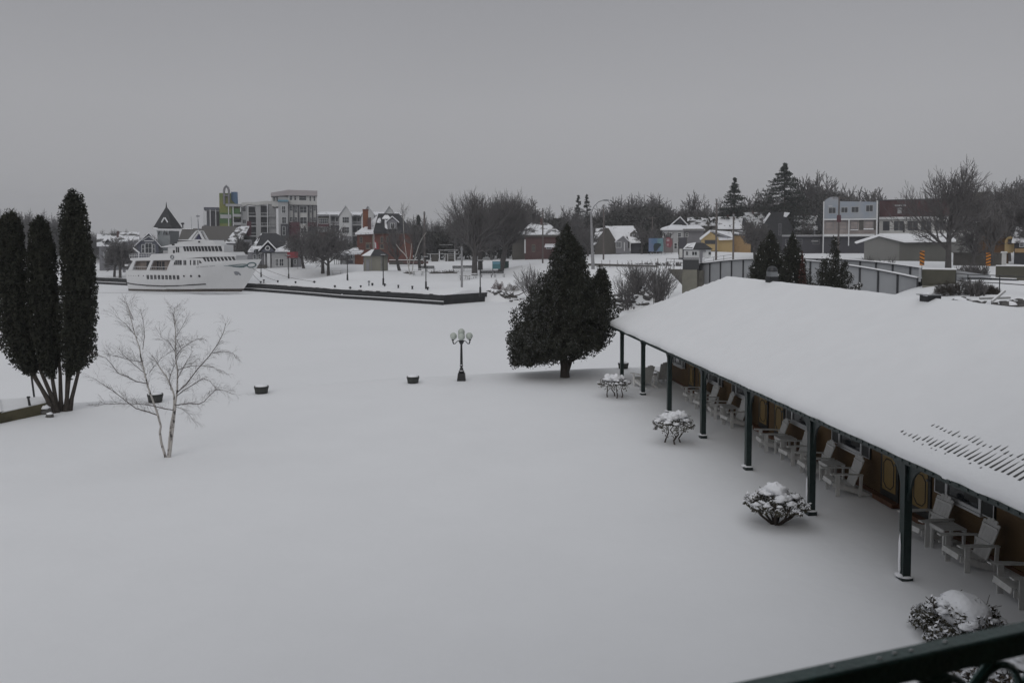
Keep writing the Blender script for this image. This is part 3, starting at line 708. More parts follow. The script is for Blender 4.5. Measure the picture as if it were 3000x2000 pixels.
# three columnar cedars on the left
def column_cedar(label, pxb, pyb, crown, n, seed):
    p = onz(pxb, pyb, 0); k = p.y / FPX
    r = thing('columnar_cedar', label, 'tree', (p.x, p.y, 0), 0, 'tall narrow cedars at the left edge')
    zs = [((pyb - y) * k, w * k, (x - pxb) * k) for y, x, w in crown][::-1]
    off = lambda z: (float(np.interp(z, [a[0] for a in zs], [a[2] for a in zs])), 0)
    cedar_crown(r, [(a[0], a[1]) for a in zs], n, .125, seed, 0, .34, off=off, core=.60)
    mb = MB(); x1, z1 = zs[0][2], zs[0][0]
    for s in ((0, 0), (.25, .12), (-.2, .2))[:2 + seed % 2]:
        mb.tube([(s[0] * .3, s[1], -.1), (s[0] * .5 + x1 * .3, s[1], z1 * .35), (s[0] + x1, s[1], z1 * 1.05), (s[0] * .6 + x1, s[1] * .5, z1 * 2.4)], [.11, .075, .06, .04], 8)
    mb.build('trunk', 'bark', r)
# crown rows: (py, px centre, half width px), top to bottom
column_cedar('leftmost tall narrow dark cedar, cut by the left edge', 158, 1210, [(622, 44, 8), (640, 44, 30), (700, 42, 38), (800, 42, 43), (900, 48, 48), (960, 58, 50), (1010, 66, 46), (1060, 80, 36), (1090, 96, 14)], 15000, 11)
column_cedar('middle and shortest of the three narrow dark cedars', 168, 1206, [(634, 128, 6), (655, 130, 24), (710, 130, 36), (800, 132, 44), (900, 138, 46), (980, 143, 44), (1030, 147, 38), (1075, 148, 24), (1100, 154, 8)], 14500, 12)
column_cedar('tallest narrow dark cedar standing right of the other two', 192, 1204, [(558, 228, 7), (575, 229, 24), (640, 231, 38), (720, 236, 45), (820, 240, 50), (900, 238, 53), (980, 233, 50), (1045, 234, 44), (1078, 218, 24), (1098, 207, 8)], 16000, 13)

# big snow dusted cedar beside the porch
p = onz(1655, 1103, 0); k = p.y / FPX
r = thing('spreading_cedar', 'broad dark cedar with a pointed top and bare lower trunk, snow dusted on its left', 'tree', (p.x, p.y, 0))
rows = [(660, 1660, 3), (690, 1658, 20), (740, 1664, 50), (790, 1664, 60), (840, 1656, 84), (880, 1645, 102), (920, 1637, 118), (960, 1634, 138), (995, 1628, 150), (1018, 1614, 142), (1038, 1590, 116), (1052, 1560, 76), (1066, 1520, 26)]
zs = [((1103 - y) * k, w * k, (x - 1655) * k) for y, x, w in rows][::-1]
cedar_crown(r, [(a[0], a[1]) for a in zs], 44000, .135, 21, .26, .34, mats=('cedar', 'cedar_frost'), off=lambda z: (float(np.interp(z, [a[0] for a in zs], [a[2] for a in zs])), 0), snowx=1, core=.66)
mb = MB(); mb.tube([(0, 0, -.1), (-.02, 0, .5), (-.10, 0, 1.0), (-.12, 0, 1.6), (-.05, 0, 3.5)], [.24, .19, .18, .14, .08], 10)
mb.tube([(-.08, 0, .8), (-.6, -.1, .92), (-1.4, -.2, .95), (-1.9, -.3, 1.15)], [.08, .06, .045, .03], 6)
mb.tube([(-.08, 0, .72), (.35, -.1, .78), (.8, -.1, 1.05), (1.2, -.1, 1.3)], [.09, .07, .05, .03], 6); mb.build('trunk', 'bark', r)
# second, rounder cedar crown that bulges at its right behind
pp = onz(1748, 1062, 0); k = 40.5 / FPX; base2 = at(1745, 1095, 40.5)
r2 = thing('spreading_cedar', 'rounded dark cedar crowding the right side of the pointed one', 'tree', (base2.x, 40.5, 0))
rows = [(800, 1762, 8), (830, 1756, 32), (870, 1745, 50), (910, 1738, 62), (960, 1730, 68), (990, 1728, 66), (1015, 1732, 50), (1032, 1740, 20)]
zs2 = [((1095 - y) * k, w * k, (x - 1745) * k) for y, x, w in rows][::-1]
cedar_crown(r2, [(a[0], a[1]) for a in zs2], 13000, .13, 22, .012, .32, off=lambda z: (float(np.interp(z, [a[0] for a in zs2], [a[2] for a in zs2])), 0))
mb = MB(); mb.tube([(-.5, -.6, 1.0), (-.2, -.2, 1.4), (0, 0, 2.5)], [.07, .06, .04], 6); q = p - base2; mb.tube([(q.x, q.y, .0), (q.x + .25, q.y + .1, .7), (q.x * .4, q.y * .4, 1.5), (0, 0, 2.5)], [.14, .11, .08, .05], 7); mb.build('trunk', 'bark', r2)

# birch
def birch():
    p = onz(493, 1338, 0); k = p.y / FPX
    r = thing('birch_tree', 'bare young birch with three pale stems and fine drooping twigs on the lawn', 'tree', (p.x, p.y, 0))
    Z = lambda x, y, d=0: Vector(((x - 493) * k, d, (1338 - y) * k))
    px = lambda zx, zy: (280 + zx / 2.958, 850 + zy / 2.958)
    tr = MB(); cr = MB(); rr = random.Random(7)
    stems = [([(610,1440),(575,1320),(565,1220),(578,1170),(555,1060),(515,930),(485,830),(455,690),(430,560),(425,480),(395,380),(375,290),(350,170),(342,90)], .038, -.1),
             ([(630,1440),(640,1300),(655,1150),(672,1060),(676,980),(672,900),(650,840),(600,740),(550,680),(505,610),(470,560)], .042, .1),
             ([(640,1440),(662,1300),(688,1100),(702,960),(718,860),(722,760),(726,680),(712,600),(708,480),(712,360),(712,250),(690,180)], .036, .0)]
    limbs = [([(555,1080),(460,1040),(370,1010),(290,940),(190,850),(110,790),(50,740)], .018), ([(470,800),(380,775),(320,730),(250,690),(220,620),(180,550),(120,520)], .015),
             ([(455,720),(380,670),(310,620),(230,560),(180,500)], .012), ([(420,610),(340,580),(280,540),(230,520)], .010), ([(425,500),(440,380),(430,260),(400,150)], .010),
             ([(676,1030),(600,1015),(520,990),(400,968),(260,965),(120,965),(30,985)], .014), ([(700,990),(760,975),(850,960),(940,960),(1000,930),(1060,870),(1120,820),(1200,820),(1290,850)], .016),
             ([(715,880),(800,800),(900,670),(1000,560),(1080,450),(1130,350),(1150,270)], .018), ([(710,910),(790,850),(880,800),(960,750),(1010,725),(1080,740),(1150,800)], .014),
             ([(725,680),(780,660),(850,640),(950,640),(1050,650),(1110,700)], .011), ([(712,560),(780,490),(880,430),(960,390),(1050,380)], .010), ([(722,760),(800,650),(880,560),(950,480)], .010),
             ([(708,520),(660,430),(600,390),(590,300)], .009), ([(1030,530),(1110,525),(1170,545),(1180,610)], .010), ([(665,860),(670,760),(700,700),(760,600),(830,480),(800,380)], .010),
             ([(700,1000),(780,1010),(860,1050),(920,1100)], .008), ([(712,400),(760,300),(790,220)], .008), ([(708,300),(650,200),(610,150)], .008), ([(350,240),(290,120),(250,80)], .008), ([(380,400),(300,280),(220,200)], .009), ([(480,700),(520,600),(580,540)], .008)]
    allp = []
    for pts, r0, dy in stems:
        P3 = [Z(*px(*q), dy * i / len(pts) * 3) for i, q in enumerate(pts)]; P3[0].z = -.05
        tr.tube(P3, [max(.006, r0 * (1 - i / len(P3)) ** .8) for i in range(len(P3))], 7); allp.append((P3[5:], .9))
    for pts, r0 in limbs:
        d = rr.uniform(-.9, .9); n = len(pts)
        P3 = [Z(*px(*q), d * i / (n - 1)) for i, q in enumerate(pts)]
        cr.tube(P3, [max(.004, r0 * (1 - .8 * i / n)) for i in range(n)], 5); allp.append((P3, 1))
    def twig(p, d, ln, r, lv):
        pts = [p]; q = p.copy(); dd = d.copy()
        for i in range(4):
            dd = (dd + Vector((rr.gauss(0, .07), rr.gauss(0, .07), rr.gauss(0, .06) - (.13 * i / 2 if lv else .03) * (1.8 if p.x > .6 else .5)))).normalized(); q = q + dd * ln / 4; pts.append(q.copy())
        cr.tube(pts, [r, r * .85, r * .7, r * .6, r * .5], 3, cap=False)
        if lv < 2:
            for k2 in range(3 if lv == 0 else 2):
                i = rr.randrange(1, 4); nd = (pts[i + 1] - pts[i]).normalized() + Vector((rr.gauss(0, .45), rr.gauss(0, .45), rr.gauss(0, .35))); twig(pts[i], nd.normalized(), ln * .62, r * .7, lv + 1)
    for P3, w in allp:
        for i in range(len(P3) - 1):
            seg = P3[i + 1] - P3[i]; m = max(2, int(seg.length / .058))
            for j in range(m):
                q = P3[i].lerp(P3[i + 1], rr.random()); s = rr.choice((-1, 1)); d = seg.normalized() + Vector((s * rr.uniform(.3, .9), rr.gauss(0, .6), rr.uniform(-.1, .8)))
                twig(q, d.normalized(), rr.uniform(.20, .44), .0024, 0)
    tr.build('trunk', 'birch', r); cr.build('crown', 'birch_twig', r)
birch()

# ------------------------------------------------------------------ left edge: timber retaining wall, sign, boulder
mb = MB(); r = thing('retaining_wall', 'low olive timber retaining wall topped with snow at the left edge', 'wall')
A = [onz(-260, 1292, 0), onz(0, 1241, 0), onz(135, 1212, 0)]; Bk = [onz(-260, 1170, .35), onz(0, 1172, .35), onz(128, 1166, .35)]
for i in range(2):
    a, b = A[i], A[i + 1]; mb.extr([(a.x, a.y, -.1), (b.x, b.y, -.1), (b.x, b.y, .40), (a.x, a.y, .36)], (.0, .22, 0))
mb.build('timber', 'timber_olive', r)
mb = MB()
for i in range(2):
    a, b, c, d = A[i], A[i + 1], Bk[i + 1], Bk[i]
    mb.poly([(a.x, a.y + .10, .385), (b.x, b.y + .10, .42), (c.x, c.y, .42), (d.x, d.y, .385)])
    mb.poly([(a.x, a.y + .10, .385), (a.x, a.y + .10, .3), (b.x, b.y + .10, .3), (b.x, b.y + .10, .42)])
a, b, c = A[2], Bk[2], Bk[1]
mb.poly([(a.x, a.y + .1, .42), (a.x, a.y + .1, -.2), (b.x, b.y, -.2), (b.x, b.y, .42)]); mb.build('snow_cover', 'snow', r)
for lb, px, py, s in (('snow capped boulder at the end of the timber wall', 131, 1212, 1), ('small dark boulder in front of the timber wall end', 146, 1222, .55)):
    p = onz(px, py, 0); q = thing('boulder', lb, 'boulder', (p.x, p.y, 0), 0, None, s)
    mb = MB(); mb.blob((0, 0, .08), (.24, .2, .2), .4, 1.6, 5); mb.build('stone', 'rock', q); mb = MB(); mb.blob((0, 0, .22), (.2, .18, .12), .3, 2, 3, flat=.4); mb.build('snow_cap', 'snow_clump', q, smooth=True)
p0 = at(103, 1172, 31.0); r = thing('park_sign', 'small dark rectangular sign on a leaning post behind the cedars', 'sign', (p0.x, p0.y, 0))
mb = MB(); t = at(90, 1085, 31.0) - p0; mb.tube([(0, 0, .1), (t.x, 0, t.z + p0.z)], .035, 8); mb.build('post', 'dark_metal', r)
mb = MB(); a = at(74, 1095, 30.9) - p0; b = at(104, 1062, 30.9) - p0; mb.box(a.x, -.07, a.z + p0.z, b.x, -.04, b.z + p0.z); mb.build('board', 'dark_metal', r)
p0 = onz(88, 1188, .4); r = thing('mooring_stake', 'short black stake standing on the timber wall', 'stake', (p0.x, p0.y, .4)); mb = MB(); mb.tube([(0, 0, -.05), (-.06, 0, .30)], [.045, .035], 8); mb.build('shaft', 'black_iron', r)
mb = MB(); mb.box(-.1, -.03, .28, .0, .03, .34); mb.build('cap', 'black_iron', r)

# ------------------------------------------------------------------ seawall, bollards, park lamps
mb = MB(); cap = MB(); cap2 = MB(); wl_ = MB()
def wallpts(a, b, n):
    return [((p - 1500) / FPX * shoreY(p), shoreY(p)) for p in np.linspace(a, b, n)]
for a, b, n in ((250, 372, 6), (372, 1300, 90), (1300, 1430, 6)):
    P = wallpts(a, b, n)
    for i in range(len(P) - 1):
        (x0, y0), (x1, y1) = P[i], P[i + 1]; z0 = shorez(np.interp(i, [0, n - 1], [a, b])); z0 = -.45
        mb.extr([(x0, y0, ICE - .2), (x1, y1, ICE - .2), (x1, y1, z0 + .05), (x0, y0, z0 + .05)], (0, .5, 0))
        jag = (.13 if a != 1300 else 0) * noise.noise(Vector((x0 * 1.7, 0, 0)))
        mb.extr([(x0, y0 - .22, z0 - .50), (x1, y1 - .22, z0 - .50), (x1, y1 - .22, z0 + .10 + jag), (x0, y0 - .22, z0 + .10 + jag)], (0, .2, 0))
        if a != 1300:
            wl_.extr([(x0, y0 - .8, ICE - .1), (x1, y1 - .8, ICE - .1), (x1, y1 - .8, ICE + .42), (x0, y0 - .8, ICE + .42)], (0, .75, 0))
            cap.extr([(x0, y0 - .74, ICE + .423), (x1, y1 - .74, ICE + .423), (x1, y1 - .74, ICE + .50), (x0, y0 - .74, ICE + .50)], (0, .70, 0))
        else: cap2.extr([(x0, y0 - .20, z0 + .12), (x1, y1 - .20, z0 + .12), (x1, y1 - .20, z0 + .15), (x0, y0 - .20, z0 + .15)], (0, .14, 0))
sw = thing('seawall', 'dark timber faced seawall edging the snowy park', 'wall')
mb.build('wall_face', 'seawall', sw); wl_.build('wale', 'seawall', sw); cap.build('snow_cover', 'snow', sw); cap2.build('coping_snow', 'snow', sw)
rr = random.Random(9)
b0 = None
for i, (px, py) in enumerate([(764,830),(814,831),(866,832),(921,834),(981,836),(1026,838),(1057,841),(1091,844),(1127,848),(1167,852),(1208,856),(1253,861)]):
    Y = shoreY(px) + 2.2; p = base(px, py, Y); lb = 'small black mooring bollard on the seawall, %s counted from the ship' % ('first second third fourth fifth sixth seventh eighth ninth tenth eleventh twelfth'.split()[i])
    if b0 is None:
        b0 = thing('bollard', lb, 'bollard', p, 0, 'bollards along the seawall'); mb = MB(); mb.lathe([(.16, -.1), (.12, .05), (.10, .22), (.17, .30), (.17, .36), (.08, .40)], 0, 0, 10); mb.build('shaft', 'black_iron', b0)
        mb = MB(); mb.tube([(-.24, 0, .2), (.24, 0, .2)], .035, 6); mb.build('cross_bar', 'black_iron', b0)
    else: clone(b0, lb, p, rr.uniform(0, 3))
for lb, px, py, h in (('short dark service post on the quay near the bow', 773, 829, .6), ('grey water hydrant post on the quay between two lamps', 1081, 841, .72)):
    Y = shoreY(px) + 3; p = base(px, py, Y); r = thing('service_post', lb, 'post', p); mb = MB(); mb.lathe([(.14, -.1), (.14, .1), (.08, .14), (.08, h * .7), (.15, h * .74), (.15, h), (.05, h + .05)], 0, 0, 8); mb.build('shaft', 'galv' if h > .65 else 'dark_metal', r)
    mb = MB(); mb.box(-.2, -.05, h * .8, .2, .05, h * .9); mb.build('handle', 'dark_metal', r)
lp0 = None
for i, (px, py, Y) in enumerate([(765,813,150),(846,818,152),(1018,822,133),(1123,835,119),(1248,845,113),(1407,857,105)]):
    p = at(px, py, Y); p.z = min(p.z, tz(p.x, Y)) if abs(p.z - tz(p.x, Y)) < .8 else tz(p.x, Y)
    lb = 'black park lamp post with a flat box head, %s along the quay from the ship' % 'first second third fourth fifth sixth'.split()[i]
    if lp0 is None:
        lp0 = thing('park_lamp', lb, 'lamp post', p, 0, 'box headed lamp posts along the quay')
        mb = MB(); mb.tube([(0, 0, -.2), (0, 0, 1.0)], [.15, .13], 8); mb.tube([(0, 0, 1.0), (0, 0, 4.3)], [.075, .06], 8); mb.build('pole', 'black_iron', lp0)
        mb = MB(); mb.box(-.34, -.2, 4.26, .34, .2, 4.40); mb.build('lamp_head', 'black_iron', lp0)
        mb = MB(); mb.box(-.30, -.17, 4.402, .30, .17, 4.46); mb.build('snow_cap', 'snow', lp0)
    else: clone(lp0, lb, p, rad(8 * i))

# ------------------------------------------------------------------ the ship
SY = 140.8; s0 = at(372, 853, 138.6) + Vector((.45, 0, 0)); SY = 141.6; ship = thing('cruise_ship', 'white three deck cruise ship moored at the quay, teal mark on its bow', 'ship', (s0.x, SY + .2, ICE), rad(-15.7))
S_ = lambda zx: (zx - 59) * .01262
def Hh(zy): return (1435 - zy) * .01165
def xs_(h): return 20.5 + 3.85 * max(0, min(1, h / 5.35)) ** .9
def hb(s, h, full=False):
    B = 3.25; X = xs_(max(h, 0)) if not full else xs_(5.3)
    v = B * (.90 + .10 * min(1, max(h, 0) / 2.5)) if h < 2.5 else B
    if s < 2.5: v *= .90 + .04 * s
    if s > 11: v *= 1 - min(1, (s - 11) / 8) * .42 * max(0, 1 - h / 4.6)
    if s > 8.5: v *= max(0, 1 - ((s - 8.5) / (X - 8.5)) ** (1.75 + .25 * min(h, 4)))
    return max(.02, v)
def topz(s): return float(np.interp(s, [0, .5, 9.0, 9.6, 15.0, 15.4, 20, 24.4], [3.55, 3.5, 3.5, 4.36, 4.42, 5.02, 5.25, 5.42]))
def hull():
    us = np.linspace(0, 1, 70); qs = [-.08, 0, .095, .2, .34, .5, .66, .8, .9, 1.0]
    mb = MB(); g = {}
    for side in (-1, 1):
        for i, u in enumerate(us):
            for j, q in enumerate(qs):
                st = topz(u * 24.3); h = q * st; s = u * xs_(h)
                g[(side, i, j)] = len(mb.v); mb.v.append((s + (.25 * (1 - q) if i == 0 else 0), side * hb(s, h) * (1 if q >= 0 else .8), h))
        for i in range(len(us) - 1):
            for j in range(len(qs) - 1):
                a, b, c, d = g[(side, i, j)], g[(side, i + 1, j)], g[(side, i + 1, j + 1)], g[(side, i, j + 1)]
                mb.f.append((a, b, c, d) if side < 0 else (a, d, c, b)); mb.mi.append(1 if j < 2 else 0)
    for j in range(len(qs) - 1):
        mb.f.append((g[(-1, 0, j)], g[(-1, 0, j + 1)], g[(1, 0, j + 1)], g[(1, 0, j)])); mb.mi.append(1 if j < 2 else 0)
    # main deck inside
    for i in range(len(us) - 1):
        a, b, c, d = g[(-1, i, 8)], g[(-1, i + 1, 8)], g[(1, i + 1, 8)], g[(1, i, 8)]
        P = [mb.v[k] for k in (a, b, c, d)]; mb.m = 0; mb.poly([(p[0], p[1] * .985, p[2] - .1) for p in P])
    return mb.build('hull', ['ship_white', 'ship_boot'], ship, smooth=False)
hull()
def slab(prof, wf, name, m, parent=ship, lab=None):
    """side profile in metres (s,h) swept across the beam, width following wf(s)"""
    mb = MB(); n = len(prof); vs = [(s, -wf(s), h) for s, h in prof] + [(s, wf(s), h) for s, h in prof]
    mb.raw(vs, [tuple(range(n)), tuple(range(n, 2 * n))[::-1]] + [(i, n + i, n + (i + 1) % n, (i + 1) % n) for i in range(n)])
    return mb.build(name, m, parent)
Q = lambda pts: [(S_(a), Hh(b)) for a, b in pts]
def dens(pts, step=60):  # subdivide profile so it can follow the curved side
    o = []
    for i in range(len(pts)):
        (a, b), (c, d) = pts[i], pts[(i + 1) % len(pts)]; n = max(1, int(abs(c - a) / step))
        o += [(a + (c - a) * k / n, b + (d - b) * k / n) for k in range(n)]
    return Q(o)
def slabq(poly4, wf, name, m, parent=ship):
    """slab given top line & bottom line with equal counts, made of quads"""
    top, bot = poly4; mb = MB(); n = len(top)
    for sg in (-1, 1):
        for i in range(n - 1):
            a, b, c, d = [(q[0], sg * wf(q[0]), q[1]) for q in (top[i], top[i + 1], bot[i + 1], bot[i])]
            mb.poly([a, d, c, b] if sg < 0 else [a, b, c, d])
    for L_ in (top, bot):
        for i in range(n - 1):
            mb.poly([(L_[i][0], -wf(L_[i][0]), L_[i][1]), (L_[i + 1][0], -wf(L_[i + 1][0]), L_[i + 1][1]), (L_[i + 1][0], wf(L_[i + 1][0]), L_[i + 1][1]), (L_[i][0], wf(L_[i][0]), L_[i][1])])
    for i in (0, n - 1):
        mb.poly([(top[i][0], -wf(top[i][0]), top[i][1]), (top[i][0], wf(top[i][0]), top[i][1]), (bot[i][0], wf(bot[i][0]), bot[i][1]), (bot[i][0], -wf(bot[i][0]), bot[i][1])])
    return mb.build(name, m, parent)
def line(pts, xs): return [(S_(x), Hh(float(np.interp(x, [p[0] for p in pts], [p[1] for p in pts])))) for x in xs]
XS = np.linspace(140, 1700, 40)
wd = lambda s: max(.35, min(3.25, hb(s, 5.2, True)) * (.98 if s < 16 else 1.0))
slabq((line([(140,960),(480,942),(492,897),(1000,884),(1620,868),(1640,905),(1700,912)], XS), line([(140,985),(160,1000),(760,985),(1000,966),(1250,940),(1700,930)], XS)), wd, 'upper_bulwark', 'ship_white')
X2 = np.linspace(830, 1690, 26); wi = lambda s: wd(s) - .03
sal = slabq((line([(820,974),(1700,932)], X2), line([(820,1062),(1250,1062),(1300,1012),(1690,990)], X2)), wi, 'saloon', 'ship_white')
# deckhouse behind the open aft galleries
slabq(([(1.4, 5.2), (9.5, 5.2)], [(1.4, 3.2), (9.5, 3.2)]), lambda s: 2.3, 'deckhouse', 'ship_inside')
for a, b in ((355, 405), (520, 548), (560, 585), (600, 640)):
    mb = MB(); mb.box(S_(a), -2.33, 3.6, S_(b), -2.303, 5.0); mb.build('deckhouse_door', 'ship_dark', ship)
def onhull(zx, zy, off=.03, w=None):
    s, h = S_(zx), Hh(zy); return (s, -((w(s) if w else hb(s, h)) + off), h)
def decal(name, polys, m, off=.03, w=None, parent=ship):
    mb = MB()
    for p in polys: mb.poly([onhull(a, b, off, w) for a, b in p])
    return mb.build(name, m, parent)
for pl in ([(110,1135),(180,1135),(245,985),(205,985)], [(405,1135),(452,1135),(520,985),(480,985)], [(722,1135),(780,1135),(862,985),(790,985)]):
    mb = MB(); v = [onhull(a, b, -.02, lambda s: 3.2) for a, b in pl]; mb.extr(v, (0, .25, 0)); mb.build('strut', 'ship_white', ship)
    mb = MB(); mb.extr([(x, -y - .25, z) for x, y, z in v], (0, .25, 0)); mb.build('strut', 'ship_white', ship)
for a, b in ((180, 415), (450, 735)):
    mb = MB(); 
    for z in (1128, 1082): mb.tube([onhull(a, z, .0, lambda s: 3.16), onhull(b, z, .0, lambda s: 3.16)], .03, 5)
    for k in range(9): x = a + (b - a) * k / 8; mb.tube([onhull(x, 1130, 0, lambda s: 3.16), onhull(x, 1082, 0, lambda s: 3.16)], .018, 4)
    mb.build('gallery_rail', 'ship_white', ship)
# windows
def qd(a, b, y0, y1, sh=0): return [(a, y0), (b, y0), (b + sh, y1), (a + sh, y1)]
for k in range(9):
    a = 415 + k * 58.5; decal('hull_window', [qd(a, a + 16, 1200, 1260), qd(a + 20, a + 36, 1200, 1260)], 'ship_dark', .035)
for a, s in ((120,5),(158,5),(200,5),(243,4),(288,8),(365,7),(988,12),(1085,14),(1196,16)):
    y = 1210 if a > 900 else 1212; decal('porthole', [[(a + s * cos(t), y + s * 1.1 * sin(t)) for t in np.linspace(0, 2 * pi, 11)[:-1]]], 'ship_dark', .04)
for a, b in ((840,868),(874,898),(904,925),(930,958),(985,1003),(1008,1026),(1080,1098),(1128,1140),(1145,1160),(1188,1202)):
    decal('saloon_window', [qd(a, b, 984, 1052)], 'ship_dark', .02, wi)
decal('saloon_window', [[(1215, 984), (1222, 982), (1252, 1026), (1215, 1026)]], 'ship_dark', .02, wi)
for k in range(9):
    a = 1262 + k * 47; y0 = 943 - k * 1.1; y1 = 1005 - k * 2.6; decal('saloon_window', [[(a, y0), (a + 36, y0 - 1), (a + 56, y1), (a + 28, y1 + 1)] if k else [(a - 5, y0), (a + 34, y0), (a + 55, y1), (a + 35, y1)]], 'ship_dark', .02, wi)
wb = lambda s: max(.6, 2.35 * (1 - max(0, (s - 13) / 7.5) ** 2.2))
X3 = np.linspace(700, 1500, 18)
slabq((line([(700,790),(1490,775)], X3), line([(700,900),(1500,880)], X3)), wb, 'wheelhouse', 'ship_white')
wr = lambda s: wb(s) + .25
X4 = np.linspace(600, 1480, 20)
slabq((line([(600,797),(830,748),(1480,768)], X4), line([(600,803),(1000,787),(1480,780)], X4)), wr, 'wheelhouse_roof', 'ship_white')
wt = lambda s: wb(s) * .8
X5 = np.linspace(820, 1388, 12)
slabq((line([(820,726),(1150,700),(1370,702),(1388,764)], X5), line([(820,765),(1388,768)], X5)), wt, 'top_deck', 'ship_white')
for k in range(12):
    a = 936 + k * 45; decal('bridge_window', [[(a, 792 - k * .6), (a + 34, 791 - k * .6), (a + 52, 857), (a + 18, 857)]], 'ship_dark', .03, wb)
decal('bridge_window', [qd(825, 845, 800, 875), qd(853, 875, 800, 875)], 'ship_dark', .03, wb)
decal('bridge_window', [qd(778, 808, 842, 885)], 'ship_dark', .03, wb)
decal('vent_panel', [qd(778, 820, 752, 775)], 'ship_dark', .03, wr)
# A shaped mast
mb = MB(); y = .25
for sg in (-1, 1):
    for pl in ([(895,705),(940,705),(1062,560),(1035,560)], [(1062,560),(1090,575),(1165,700),(1130,700)], [(960,702),(990,702),(1075,590),(1058,590)]):
        mb.extr([(S_(a), sg * .5 + (-.1), Hh(b)) for a, b in pl], (0, .2, 0))
mb.box(S_(940), -.6, Hh(700), S_(1150), .6, Hh(690)); mb.box(S_(1030), -.6, Hh(575), S_(1090), .6, Hh(565)); m_ = mb.build('mast', 'ship_white', ship)
mb = MB(); mb.extr([(S_(1005), -.42, Hh(690)), (S_(1085), -.42, Hh(690)), (S_(1064), -.42, Hh(612))], (0, .8, 0)); mb.build('mast_panel', 'ship_blue', m_)
mb = MB(); mb.tube([(S_(1040), 0, Hh(570)), (S_(1033), 0, Hh(400))], [.10, .06], 7); mb.tube([(S_(1033), 0, Hh(400)), (S_(1028), 0, Hh(325))], .03, 5); mb.box(S_(1020), -.3, Hh(362), S_(1042), .3, Hh(345)); mb.build('mast_pole', 'ship_grey', m_)
mb = MB(); mb.tube([(S_(918), .3, Hh(700)), (S_(908), .3, Hh(355))], .03, 5); mb.tube([(S_(1900), 0, 5.2), (S_(1898), 0, Hh(830))], .035, 5); mb.build('antenna', 'ship_grey', ship)
mb = MB(); mb.box(S_(1145), -wt(S_(1150)) - .12, Hh(735), S_(1170), -wt(S_(1150)), Hh(712)); mb.build('horn', 'ship_dark', ship)
c = onhull(818, 940, .05, wd); mb = MB(); mb.tube([(c[0] + .28 * cos(t), c[1] - .03, c[2] + .28 * sin(t)) for t in np.linspace(0, 2 * pi, 15)], .085, 6); mb.build('life_ring', 'ship_grey', ship)
mb = MB(); mb.tube([(S_(140), -2.2, Hh(812)), (S_(252), -2.4, Hh(886))], [.10, .14], 6); mb.tube([(S_(240), -2.4, Hh(886)), (S_(235), -2.4, Hh(960))], .09, 6); mb.build('crane_boom', 'ship_white', ship)
mb = MB()
for z in (905, 928):
    mb.tube([(S_(140), -3.1, Hh(z)), (S_(485), -3.1, Hh(z - 8))], .028, 5); mb.tube([(S_(140), 3.1, Hh(z)), (S_(485), 3.1, Hh(z - 8))], .028, 5); mb.tube([(S_(140), -3.1, Hh(z)), (S_(140), 3.1, Hh(z))], .028, 5)
for k in range(10):
    for sg in (-1, 1): x = 140 + k * 38; mb.tube([(S_(x), sg * 3.1, Hh(903)), (S_(x), sg * 3.1, Hh(960))], .03, 4)
mb.build('stern_rail', 'ship_white', ship)
mb = MB(); mb.box(S_(600), -2.0, Hh(890), S_(775), 1.6, Hh(850)); mb.box(S_(670), -1.4, Hh(850), S_(760), 1.4, Hh(800)); mb.build('deck_locker', 'siding_grey', ship)
mb = MB(); mb.tube([onhull(x, y, .04) for x, y in [(62,1322),(200,1338),(400,1352),(650,1358),(850,1352),(1050,1338),(1255,1325)]], .095, 6); mb.build('rub_rail', 'ship_dark', ship)
mb = MB(); mb.box(S_(59) - .1, -3.0, Hh(1075), S_(59) + .55, 3.0, Hh(1050)); mb.build('stern_ledge', 'ship_white', ship)
# bow marks: ring and sweeping teal lines, faded lettering, small emblem
mb = MB(); E2 = [(1868 + 50 * cos(t) * .95 + 12 * sin(t), 1052 - 34 * sin(t)) for t in np.linspace(0, 2 * pi, 22)]
mb.tube([onhull(a, b, .03) for a, b in E2], .085, 5)
for pts, w_ in (([(1540,1062),(1620,1066),(1700,1076),(1790,1072),(1815,1058)], .035), ([(1600,1056),(1680,1048),(1760,1040),(1800,1042),(1822,1050)], .035), ([(1640,1074),(1720,1084),(1780,1080)], .03), ([(1600,1064),(1700,1060),(1800,1058)], .025)):
    mb.tube([onhull(a, b, .02) for a, b in pts], [2.1 * w_ * (.4 + .6 * i / (len(pts) - 1)) for i in range(len(pts))], 5)
mb.build('bow_mark', 'ship_teal', ship)
LT = MB(); rr = random.Random(4); x = 1172
for grp in (3, 8, 5):
    for k in range(grp):
        y = 1090 - (x - 1172) * .085; h_ = 11; wv = 11; t = rr.randrange(3)
        for q in ([qd(x, x + 3.5, y - h_, y)] + [[qd(x, x + wv, y - h_, y - h_ + 3)], [qd(x, x + wv, y - 3, y)], [qd(x + wv - 3.5, x + wv, y - h_, y)]][t] + ([qd(x, x + wv, y - h_ / 2 - 1.5, y - h_ / 2 + 1.5)])):
            LT.poly([onhull(a, b, .03) for a, b in q])
        x += 14.5
    x += 12
LT.build('name_lettering', 'ship_grey', ship)
decal('emblem', [[(1640,1148),(1672,1140),(1700,1150),(1722,1185),(1718,1202),(1700,1196),(1692,1180),(1684,1195),(1660,1198),(1646,1185)]], 'ship_grey', .03)
mb = MB(); mb.blob((11, 0, Hh(700)), (3.0, 1.3, .10), .3, .5, 2, 18, 8, flat=.2); mb.build('snow_cover', 'snow', ship, smooth=True)
rr = random.Random(2)
